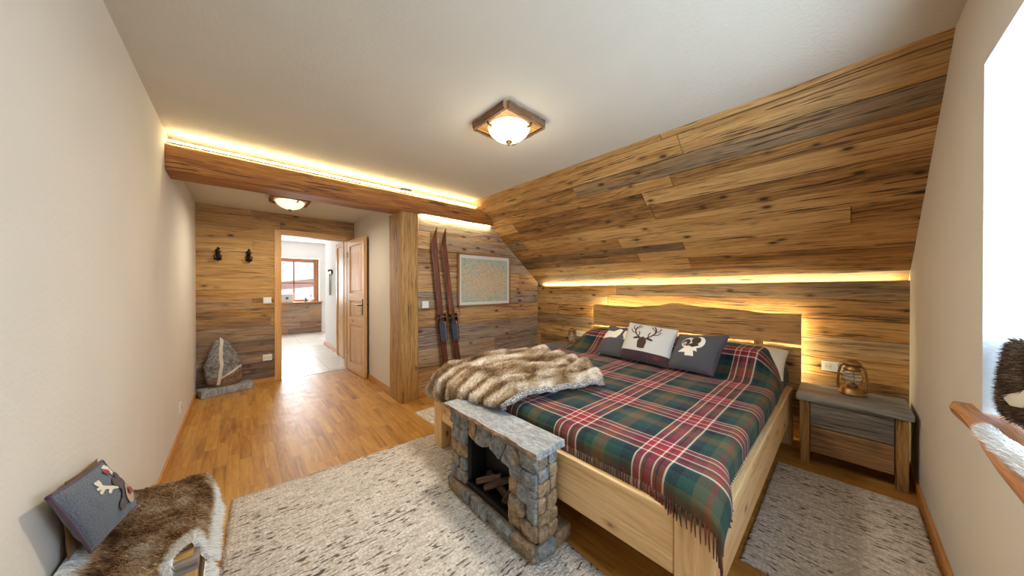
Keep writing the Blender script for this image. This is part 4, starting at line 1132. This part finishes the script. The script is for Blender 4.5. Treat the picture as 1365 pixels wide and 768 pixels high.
# ------------------------------------------------------------------ hurricane lanterns
def lantern(loc, rz, label, s=1.):
    L = thing('hurricane_lantern', label, 'lantern', loc, rz); L.scale = (1.08, 1.08, 1.13)
    bm = bmesh.new(); lathe(bm, [(.0, .001), (.066*s, .001), (.068*s, .008), (.062*s, .016), (.06*s, .036), (.052*s, .046), (.02*s, .052), (0, .052)], n=28); obj('fuel_tank', bm, M['bronze'], L, True)
    bm = bmesh.new(); lathe(bm, [(.0, .052), (.026, .052), (.030, .062), (.02, .072), (.012, .078), (0, .078)], n=20); obj('burner', bm, M['bronze'], L, True)
    bm = bmesh.new(); lathe(bm, [(.030, .072), (.038, .085), (.046, .108), (.046, .125), (.038, .150), (.030, .163)], n=28); obj('glass_globe', bm, M['glassdeco'], L, True)
    bm = bmesh.new(); lathe(bm, [(0, .160), (.042, .160), (.044, .170), (.034, .178), (.033, .194), (.044, .199), (.044, .209), (.030, .218), (.020, .228), (0, .232)], n=24); obj('chimney', bm, M['bronze'], L, True)
    for s_ in (-1, 1):
        bm = bmesh.new(); tube(bm, [(s_*.045, 0, .02), (s_*.068, 0, .03), (s_*.072, 0, .08), (s_*.066, 0, .14), (s_*.056, 0, .185), (s_*.03, 0, .195)], .0075, 8); obj('side_tube', bm, M['bronze'], L, True)
    bm = bmesh.new()
    for z, r in ((.095, .049), (.125, .051), (.146, .047)): tube(bm, [(r*math.cos(a*PI/12), r*math.sin(a*PI/12), z) for a in range(25)], .0022, 5, False)
    for a in range(4):
        an = a*PI/2+.4; c, s2 = math.cos(an), math.sin(an); tube(bm, [(c*.034, s2*.034, .07), (c*.051, s2*.051, .11), (c*.049, s2*.049, .135), (c*.036, s2*.036, .165)], .0022, 5)
    obj('guard_wire', bm, M['bronze'], L, True)
    bm = bmesh.new(); tube(bm, [(-.064, .004, .155), (-.068, .012, .185), (-.05, .03, .205), (0, .034, .196), (.05, .03, .205), (.068, .012, .185), (.064, .004, .155)], .002, 6); obj('bail_handle', bm, M['bronze'], L, True)
    return L
M['glassdeco'] = plain('lantern_glass', srgb(235, 238, 240), .06); M['glassdeco'].node_tree.nodes['Principled BSDF'].inputs['Alpha'].default_value = .28
lantern((3.44, -.045, .516), math.radians(75), 'antique brass hurricane lantern on the nightstand by the window wall')
lantern((3.32, 2.455, .516), math.radians(80), 'antique brass hurricane lantern on the far nightstand left of the headboard')

# ------------------------------------------------------------------ stone fireplace
fp = thing('electric_fireplace', 'small free standing fireplace clad in rough grey stone at the foot of the bed', 'fireplace', (1.1, 1.34, 0.015))
FB = Vector((1.1, 1.34, .0))
FY0, FY1, FX0, FX1, FZ = .97, 1.735, 1.035, 1.19, .520
OY0, OY1, OZ0, OZ1 = 1.165, 1.56, .085, .40
bm = bmesh.new()
def fb(*a, **k): box(bm, a[0]-FB.x, a[1]-FB.x, a[2]-FB.y, a[3]-FB.y, a[4], a[5], **k)
fb(FX0+.012, FX1, FY0+.012, OY0, .016, FZ); fb(FX0+.012, FX1, OY1, FY1-.012, .016, FZ); fb(FX0+.012, FX1, OY0, OY1, OZ1, FZ); fb(FX0+.012, FX1, OY0, OY1, .016, OZ0)
obj('core', bm, M['mortar'], fp)
rs = random.Random(11)
def stone(bm, pts, n_, depth, axis, base, flip):
    """polygonal stone: pts (a,z) outline; pushed out of the wall along axis"""
    uv, cl = layers(bm); rnd = (rs.random(), rs.random(), rs.random()*.6, 1)
    c = [sum(p[0] for p in pts)/len(pts), sum(p[1] for p in pts)/len(pts)]
    # refine the outline
    out = []
    for i in range(len(pts)):
        p, q_ = pts[i], pts[(i+1) % len(pts)]; m = max(2, int(math.dist(p, q_)/.012))
        for k in range(m): out.append((p[0]+(q_[0]-p[0])*k/m, p[1]+(q_[1]-p[1])*k/m))
    # round corners
    for _ in range(1): out = [((out[i-1][0]+out[i][0]*2+out[(i+1) % len(out)][0])/4, (out[i-1][1]+out[i][1]*2+out[(i+1) % len(out)][1])/4) for i in range(len(out))]
    levels = [(0., 0.), (.0, .55), (.0025, .85), (.008, 1.0), (.5, 1.03)]
    rings = []; sd = rs.random()*50; tlt = (rs.uniform(-.12, .12), rs.uniform(-.12, .12))
    for s_, d_ in levels:
        ring = []
        for (a, z) in out:
            dx, dz = a-c[0], z-c[1]; L = math.hypot(dx, dz)
            f_ = 1-s_/max(L, .01) if s_ < .1 else .45
            aa, zz = c[0]+dx*f_, c[1]+dz*f_
            if d_ > .5: dd0 = (tlt[0]*dx+tlt[1]*dz)
            else: dd0 = 0
            dep = depth*d_+(.007*noise.noise(Vector((aa*22, zz*22, sd)))+.003*noise.noise(Vector((aa*60, zz*60, sd))))*(1 if d_ > .5 else 0)+dd0
            if axis == 'x': co = (base-dep-FB.x, aa-FB.y, zz)
            elif axis == 'y': co = (aa-FB.x, base-dep-FB.y, zz)
            else: co = (aa-FB.x, base+dep-FB.y, zz)
            ring.append(bm.verts.new(co))
        rings.append(ring)
    fs = []
    for r0, r1 in zip(rings, rings[1:]):
        for i in range(len(out)): j = (i+1) % len(out); fs.append(bm.faces.new((r0[i], r0[j], r1[j], r1[i])))
    fs.append(bm.faces.new(rings[-1]))
    for f in fs:
        f.smooth = True
        for l in f.loops: l[cl] = rnd
def course(bm, a0, a1, z0, z1, hs, ws, axis, base, depth, g=.0028):
    z = z0; odd = 0
    for h in hs:
        z2 = z+h*(z1-z0)/sum(hs); a = a0; w_ = ws[odd % len(ws)]; tt = sum(w_); edges = []
        jz = [rs.uniform(-.008, .008) for _ in range(len(w_)+1)]
        for i, w in enumerate(w_):
            a2 = a+w*(a1-a0)/tt; j0 = rs.uniform(-.008, .008) if i else 0
            dd = depth*rs.uniform(.7, 1.4)
            zt0 = z2+(0 if z2 > z1-.01 else jz[i]); zt1 = z2+(0 if z2 > z1-.01 else jz[i+1])
            zb0 = z+(course.prev[i] if course.prev and i < len(course.prev) else 0); zb1 = z+(course.prev[i+1] if course.prev and i+1 < len(course.prev) else 0)
            stone(bm, [(a+g, zb0+g), (a2-g, zb1+g), (a2-g, zt1-g), (a+g, zt0-g)], 0, dd, axis, base, False)
            a = a2
        course.prev = None; z = z2; odd += 1
course.prev = None
bm = bmesh.new()
# right pillar front (near the camera)
course(bm, FY0+.0, OY0-.0, .088, .42, [.075, .07, .065, .075], [(1.3, 1), (1, 1.5), (1.8, .9), (1, 1.1)], 'x', FX0+.014, .022)
# left pillar front
course(bm, OY1, FY1, .088, .42, [.08, .075, .08, .09], [(1, .9), (1, 1.3), (1.5, 1), (.8, 1.1)], 'x', FX0+.014, .022)
# near side
course(bm, FX0+.006, FX1-.004, .088, .44, [.07, .06, .075, .07, .06], [(1, .9), (1.4, 1), (.8, 1.2), (1.6, .9)], 'y', FY0+.014, .02)
course(bm, FX0+.006, FX1-.004, .088, .44, [.07, .06, .075, .07, .06], [(1, .9), (1.4, 1), (.8, 1.2)], 'Y', FY1-.014, .02)
course(bm, FX0+.006, FX1-.004, .44, FZ-.002, [.07], [(1, .9)], 'y', FY0+.014, .018); course(bm, FX0+.006, FX1-.004, .44, FZ-.002, [.07], [(1, .9)], 'Y', FY1-.014, .018)
# lintel: wedge stones forming a ragged arch
Lx = FX0+.014
for pts in ([(FY0, .42), (FY0+.10, .43), (FY0+.11, .516), (FY0, .516)],
            [(FY0+.11, .425), (OY0-.01, .37), (OY0+.06, .385), (FY0+.19, .516), (FY0+.12, .516)],
            [(OY0+.065, .388), (OY0+.15, .425), (OY0+.13, .516), (FY0+.205, .516)],
            [(OY0+.155, .425), (OY0+.22, .395), (OY0+.29, .40), (OY0+.27, .516), (OY0+.14, .516)],
            [(OY0+.295, .40), (OY1-.03, .405), (OY1-.04, .516), (OY0+.28, .516)],
            [(OY1-.03, .405), (OY1+.07, .425), (OY1+.06, .516), (OY1-.035, .516)],
            [(OY1+.075, .425), (FY1, .43), (FY1, .516), (OY1+.065, .516)]):
    stone(bm, pts, 0, .026, 'x', Lx, False)
bmesh.ops.recalc_face_normals(bm, faces=bm.faces)
obj('stone_cladding', bm, M['stone'], fp)
# plinth
bm = bmesh.new()
fb(FX0-.012, 1.29, FY0-.004, FY1+.02, .016, .078, bev=.01)
ya = FY0-.01
for w in (.16, .20, .17, .25): 
    stone(bm, [(ya+.002, .016), (ya+w-.002, .016), (ya+w-.002, .084), (ya+.002, .08)], 0, .02, 'x', FX0-.012, False); ya += w
for x0_, x1_ in ((FX0-.012, FX0+.12), (FX0+.125, 1.288)): stone(bm, [(x0_, .016), (x1_, .016), (x1_, .08), (x0_, .082)], 0, .014, 'y', FY0-.004, False)
for f in bm.faces:
    for l in f.loops:
        if l[layers(bm)[1]][3] == 0: l[layers(bm)[1]] = (.3, .2, .2, 1)
bmesh.ops.recalc_face_normals(bm, faces=bm.faces); obj('plinth', bm, M['stone'], fp)
# slab
bm = bmesh.new(); b2 = bmesh.new(); bmesh.ops.create_cube(b2, size=1)
for v in b2.verts: v.co = Vector(((1.095+v.co.x*.205)-FB.x, 1.345+v.co.y*.83-FB.y, .5385+v.co.z*.033))
bmesh.ops.subdivide_edges(b2, edges=b2.edges[:], cuts=5, use_grid_fill=True)
bmesh.ops.subdivide_edges(b2, edges=[e for e in b2.edges if e.calc_length() > .1], cuts=5, use_grid_fill=True)
for v in b2.verts:
    c = v.co
    if c.x < -.105+.002:
        k = (c.z-.54)/.02; c.x += .010*noise.noise(Vector((c.y*22, c.z*60, 0)))+.012*noise.noise(Vector((c.y*7, 3, 0)))+(.012 if c.z < .53 else 0)
    if c.y < -.405: c.y += .004*noise.noise(Vector((c.x*22, c.z*60, 4)))
    if c.z > .55: c.z += .0015*noise.noise(c*18)
for f in b2.faces:
    f.normal_update(); f.material_index = 1 if (f.normal.x < -.6) else 0
bm = b2; obj('mantel_slab', bm, [M['slab'], M['slabedge']], fp)
# firebox, grate, logs
bm = bmesh.new(); e = .003
fb(FX1-.012, FX1-.002+0, OY0+e, OY1-e, OZ0+e, OZ1-e); fb(FX0+.03, FX1-.012, OY0+e, OY0+.012, OZ0+e, OZ1-e); fb(FX0+.03, FX1-.012, OY1-.012, OY1-e, OZ0+e, OZ1-e); fb(FX0+.03, FX1-.012, OY0+.012, OY1-.012, OZ1-.012, OZ1-e); fb(FX0+.03, FX1-.012, OY0+.012, OY1-.012, OZ0+e, OZ0+.012)
obj('firebox', bm, M['firebox'], fp)
bm = bmesh.new(); fb(FX0+.005, FX0+.03, OY0+.004, OY1-.004, OZ0+.001, OZ0+.035, bev=.003); fb(FX0+.03, FX1-.015, OY0+.014, OY1-.014, OZ0+.013, OZ0+.03); obj('fire_tray', bm, M['iron'], fp)
for i, (p, q_, r) in enumerate((((1.10, 1.24, .145), (1.15, 1.48, .155), .020), ((1.07, 1.41, .135), (1.14, 1.28, .215), .018), ((1.068, 1.24, .14), (1.12, 1.21, .225), .017), ((1.07, 1.49, .135), (1.15, 1.36, .19), .018))):
    bm = bmesh.new(); p, q_ = Vector(p)-FB, Vector(q_)-FB
    tube(bm, [p.lerp(q_, k/6)+noise.noise_vector(Vector((k*1.3, i*5, 0)))*.004 for k in range(7)], [r*(1+.15*noise.noise(Vector((k, i, 4)))) for k in range(7)], 10); obj('log', bm, M['log'], fp, label=None)

# ------------------------------------------------------------------ bench with the reindeer hide
BX0, BX1, BY0, BY1, BZ = XL+.02, -.108, 1.46, 2.06, .425
bn = thing('wooden_bench', 'rustic wooden bench under the reindeer hide by the left wall', 'bench', ((BX0+BX1)/2, (BY0+BY1)/2, 0)); BB = Vector(bn.location)
part('seat_board', [(BX0, BX1+.004, BY0-.005, BY1, BZ-.045, BZ, 0, .006)], M['nsgrey'], bn, BB)
part('seat_pad_board', [(BX0+.005, BX1-.01, BY0+.006, BY1-.01, BZ, BZ+.006, 0, .002)], M['post'], bn, BB)
part('end_panel', [(BX0+.01, BX1, BY0+.004, BY0+.05, .001, BZ-.046, 2, .005)], M['casing'], bn, BB); part('end_panel', [(BX0+.01, BX1, BY1-.055, BY1-.01, .001, BZ-.046, 2, .005)], M['casing'], bn, BB)
part('side_panel', [(BX1-.03, BX1-.002, BY0+.051, BY1-.056, .05, BZ-.046, 1, .003)], M['bark'], bn, BB)
# hide
def hide(u, v):
    """u 0 wall -> 1 free edge (x), v 0 near -> 1 far"""
    x = -.388+u*.365; y = 1.34+v*.70
    y += .03*math.sin(u*4+1)*(1-v)
    z = BZ+.020+.012*noise.noise(Vector((x*9, y*6, 0)))
    if u < .25: z += .07*(1-u/.25)**2
    over = max(0, x-(BX1-.015))
    if over > 0: z -= min(.22, over*1.6)*1.0; x = BX1-.015+over*.55
    ny = max(0, (BY0-.0)-y)
    if ny > 0: z -= ny*1.5; y = BY0-.012-ny*.25
    fy = max(0, y-(BY1-.02))
    z -= fy*1.2
    return Vector((x, y, z))
def hmask(u, v):
    # outline: notch that bares the bench corner, tail strip, ragged edges
    e = .02*noise.noise(Vector((u*9, v*9, 0)))
    if u > .97+e or v > .97+e: return False
    du, dv = (u-.74)/.13, (v-.12)/.15
    if du*du+dv*dv < 1: return False           # bared wood
    if v < .14 and .74 < u < .87: return False
    if u > .87 and v < .30: return .88+e*.5 < u < .97 and v > -.1+.0
    if v < .10+.25*max(0, u-.45)*2: return False if (u > .62 or v < .02+e) else True
    if v > .9 and u > .9: return False
    return True
def hwhite(u, v):
    return hw0(u, v)+.16+.28*noise.noise(Vector((u*3.5, v*5, 8)))
def hw0(u, v):
    w_ = sq((u-.76)/.14)*1.1
    d_ = math.hypot((u-.74)/.13, (v-.12)/.15); w_ = max(w_, 1.1*sq((1.75-d_)/.45) if v < .42 else 0)
    w_ = max(w_, .8*sq((.10-u)/.1)*1, .65*sq((.22-v)/.2))
    return min(1., max(0., w_+.25*noise.noise(Vector((u*6, v*6, 3)))))*.85
pd = thing('reindeer_hide', 'brown reindeer hide with white edges draped over the bench', 'hide')
bm = bmesh.new(); skin(bm, hide, 90, 130, (.5, .75), hwhite, hmask)
strands(bm, hide, 42000, lambda u, v: .030, lambda u, v: Vector((.5, -.45, -.25)), seed=9, width=.0010, uvs=(.5, .75), whitefn=hwhite, mask=hmask, jitter=.22, curl=.4)
obj('fur', bm, M['furpelt'], pd)

# tan cushion behind, reindeer cushion in front
M['cush_corners'] = None
del M['cush_corners']
c0, f0 = cushion('brown plush cushion tucked behind the reindeer cushion against the left wall', (-.388, 1.56, .745), (-.388, 1.84, .70), (-.375, 1.80, .50), (-.375, 1.53, .52), .035, M['plushbrown'], seed=8)
ck, fk = cushion('blue grey felt cushion with a reindeer face and cream antlers on the bench', (-.362, 1.355, .795), (-.37, 1.80, .70), (-.295, 1.84, .485), (-.335, 1.53, .525), .065, M['feltblue'], seed=6, piping='piping')
def antl(x, y, dx, dy, L):
    px, py = -dy, dx; P_ = lambda a, b: (x+dx*a*L+px*b*L, y+dy*a*L+py*b*L)
    return [('c', .030, [P_(0, 0), P_(.4, .03), P_(.75, .0), P_(1., -.15)]), ('c', .022, [P_(.35, 0), P_(.5, .25)]), ('c', .022, [P_(.65, 0), P_(.85, .27)]), ('c', .022, [P_(.7, -.02), P_(.95, .1)]), ('c', .022, [P_(.8, -.05), P_(.9, -.25)])]
applique('antlers', fk, antl(.66, .57, -.78, .60, .36)+antl(.78, .78, .35, .94, .17), M['feltcream'], ck, n=140)
applique('reindeer_head', fk, [('e', .72, .56, .10, .16, -.5), ('e', .66, .68, .08, .05, .7), ('e', .52, .32, .07, .09, -.3), ('p', [(.46, .30), (.60, .24), (.74, .50), (.64, .56)]), ('e', .80, .74, .05, .06, 0)], M['feltdark'], ck, n=140, off=.005)
applique('muzzle', fk, [('e', .73, .38, .11, .17, -.25)], M['felttan'], ck, n=140, off=.008)
applique('red_nose', fk, [('e', .74, .42, .055, .065, 0)], M['feltred'], ck, n=140, off=.012)
applique('red_bobble', fk, [('e', .70, .88, .065, .045, 0)], M['feltred'], ck, n=140, off=.006)

# ------------------------------------------------------------------ window sill with fur
bm = bmesh.new(); uv, cl = layers(bm); n = 70; rr = []
SX1, SX0_ = 2.05, .05
for i in range(n+1):
    x = SX1+(SX0_-SX1)*i/n
    yf = -.275+.010*math.sin(x*6)+.012*noise.noise(Vector((x*3.5, 0, 0)))
    if i == 0: yf = -.288
    rr.append([bm.verts.new(p) for p in ((x, -.3265, .852), (x, yf-.0, .852+.006*math.sin(x*9)), (x, yf+.006, .87), (x, yf, .888), (x, -.3265, .888))])
for i in range(n):
    for k in range(5):
        j = (k+1) % 5; f = bm.faces.new((rr[i][k], rr[i+1][k], rr[i+1][j], rr[i][j]))
        for l in f.loops: l[uv].uv = (l.vert.co.x, l.vert.co.y+l.vert.co.z); l[cl] = (.4, .5, .3, 1)
bm.faces.new(rr[0]); bm.faces.new(rr[-1][::-1])
box(bm, NX0+.002, NX1-.002, YR-.47, YR+.002, .857, .888, 0, 0, rnd=(.4, .5, .3))
bmesh.ops.recalc_face_normals(bm, faces=bm.faces)
obj('window_sill_board', bm, M['sill'], label='reddish live edge wooden sill board in the window niche', cat='sill')
# long-haired cushion in the niche corner
fc = thing('fur_cushion', 'shaggy dark fur cushion with cream felt patch leaning in the niche corner', 'cushion', (1.76, -.50, .90))
FCB = Vector(fc.location)
fcu = pillow_grid(Vector((1.897, -.385, 1.15))-FCB, Vector((1.52, -.47, 1.19))-FCB, Vector((1.50, -.42, .915))-FCB, Vector((1.892, -.375, .905))-FCB, .09, seed=4, power=.4)
M['furbase'] = M['furdark']
bm = pillow_mesh(fcu, w=.35, h=.3)
patch = [('p', [(.16, .28), (.30, .34), (.46, .42), (.62, .66), (.90, .62), (.90, .30), (.68, .38), (.55, .26), (.3, .20)])]
strands(bm, lambda u, v: fcu(u, v, 1), 12000, .030, Vector((.5, .1, -.1)), seed=5, width=.0012, uvs=(.35, .3), jitter=.4, mask=lambda u, v: not inshape(patch, u, v))
strands(bm, lambda u, v: fcu(u, v, -1), 3000, .030, Vector((.3, -.1, .1)), seed=6, width=.0012, uvs=(.35, .3), jitter=.4)
obj('fur_cover', bm, M['furdark'], fc)
applique('felt_patch', fcu, patch, M['feltcream'], fc, off=.012, n=110)
# white pelt on the sill
def pelt(u, v):
    x = 1.66-u*1.1; wv = .022+.05*sq(u/.35)
    yc = -.292-.030*sq(u/.3)+.012*math.sin(u*9)
    y = yc+wv*(.5-v)*1.0
    z = .8915+.026*math.sin(PI*v)*(.5+.5*sq(u/.3))
    if y > -.272: z -= (y+.272)*1.2
    return Vector((x, y, z))
wp = thing('white_pelt', 'white long-haired pelt lying along the wooden sill', 'pelt')
bm = bmesh.new(); skin(bm, pelt, 60, 20, (1.2, .2), lambda u, v: .6)
strands(bm, pelt, 9000, .030, Vector((.9, .25, -.1)), seed=12, width=.0010, uvs=(1.2, .2), jitter=.2, whitefn=lambda u, v: .35 if abs(v-.5+.2*math.sin(u*20)) < .12 else .95)
obj('fur', bm, M['furwhite'], wp)

# ------------------------------------------------------------------ light
W = bpy.data.worlds.new('World'); SC.world = W; W.use_nodes = True
bg = W.node_tree.nodes['Background']; bg.inputs[0].default_value = (.86, .93, 1., 1); bg.inputs[1].default_value = 2.6
def area(name, loc, rot, sx, sy, power, col, spread=None):
    l = bpy.data.lights.new(name, 'AREA'); l.shape = 'RECTANGLE'; l.size = sx; l.size_y = sy; l.energy = power; l.color = col
    if spread: l.spread = spread
    o = bpy.data.objects.new(name, l); C.objects.link(o); o.location = loc; o.rotation_euler = rot; o['kind'] = 'structure'; return o
area('window_daylight', (1.27, YR-.46, (NZ0+NZ1)/2), (math.radians(98), 0, math.radians(-14)), 1.2, 1.15, 60, (.60, .80, 1.))
area('far_window_daylight', (.9, FY+.12, 1.5), (math.radians(-90), 0, 0), 1.4, 1.1, 85, (.95, .97, 1.))
def point(name, loc, power, col, r=.08):
    l = bpy.data.lights.new(name, 'POINT'); l.energy = power; l.color = col; l.shadow_soft_size = r
    o = bpy.data.objects.new(name, l); C.objects.link(o); o.location = loc; o['kind'] = 'structure'; return o
point('bedroom_lamp_glow', (1.39, 1.565, H-.33), 5, (1., .90, .72), .12)
o = area('bedroom_lamp_light', (1.39, 1.565, H-.185), (0, 0, 0), .26, .26, 24, (1., .90, .74)); o.data.shape = 'DISK'
o = area('hall_lamp_light', (.445, 4.36, HH-.185), (0, 0, 0), .24, .24, 17, (1., .88, .68)); o.data.shape = 'DISK'
point('far_lamp_bulb', (.45, 7.9, 2.3), 16, (1., .95, .9), .15)

# ------------------------------------------------------------------ camera
cam = bpy.data.cameras.new('Camera'); co = bpy.data.objects.new('Camera', cam); C.objects.link(co)
cam.sensor_width = 36; cam.lens = 401.1/1365*36; cam.clip_start = .02; cam.clip_end = 200
co.location = (0, 0, 1.33); co.rotation_euler = (math.radians(90)-math.atan(1.7/401.1), 0, -.7365)
SC.camera = co
SC.view_settings.view_transform = 'Standard'; SC.view_settings.look = 'None'; SC.view_settings.exposure = .0; SC.view_settings.gamma = 1.
SC.cycles.max_bounces = 8; SC.cycles.diffuse_bounces = 4; SC.cycles.glossy_bounces = 3; SC.cycles.transmission_bounces = 6
SC.cycles.sample_clamp_indirect = 6
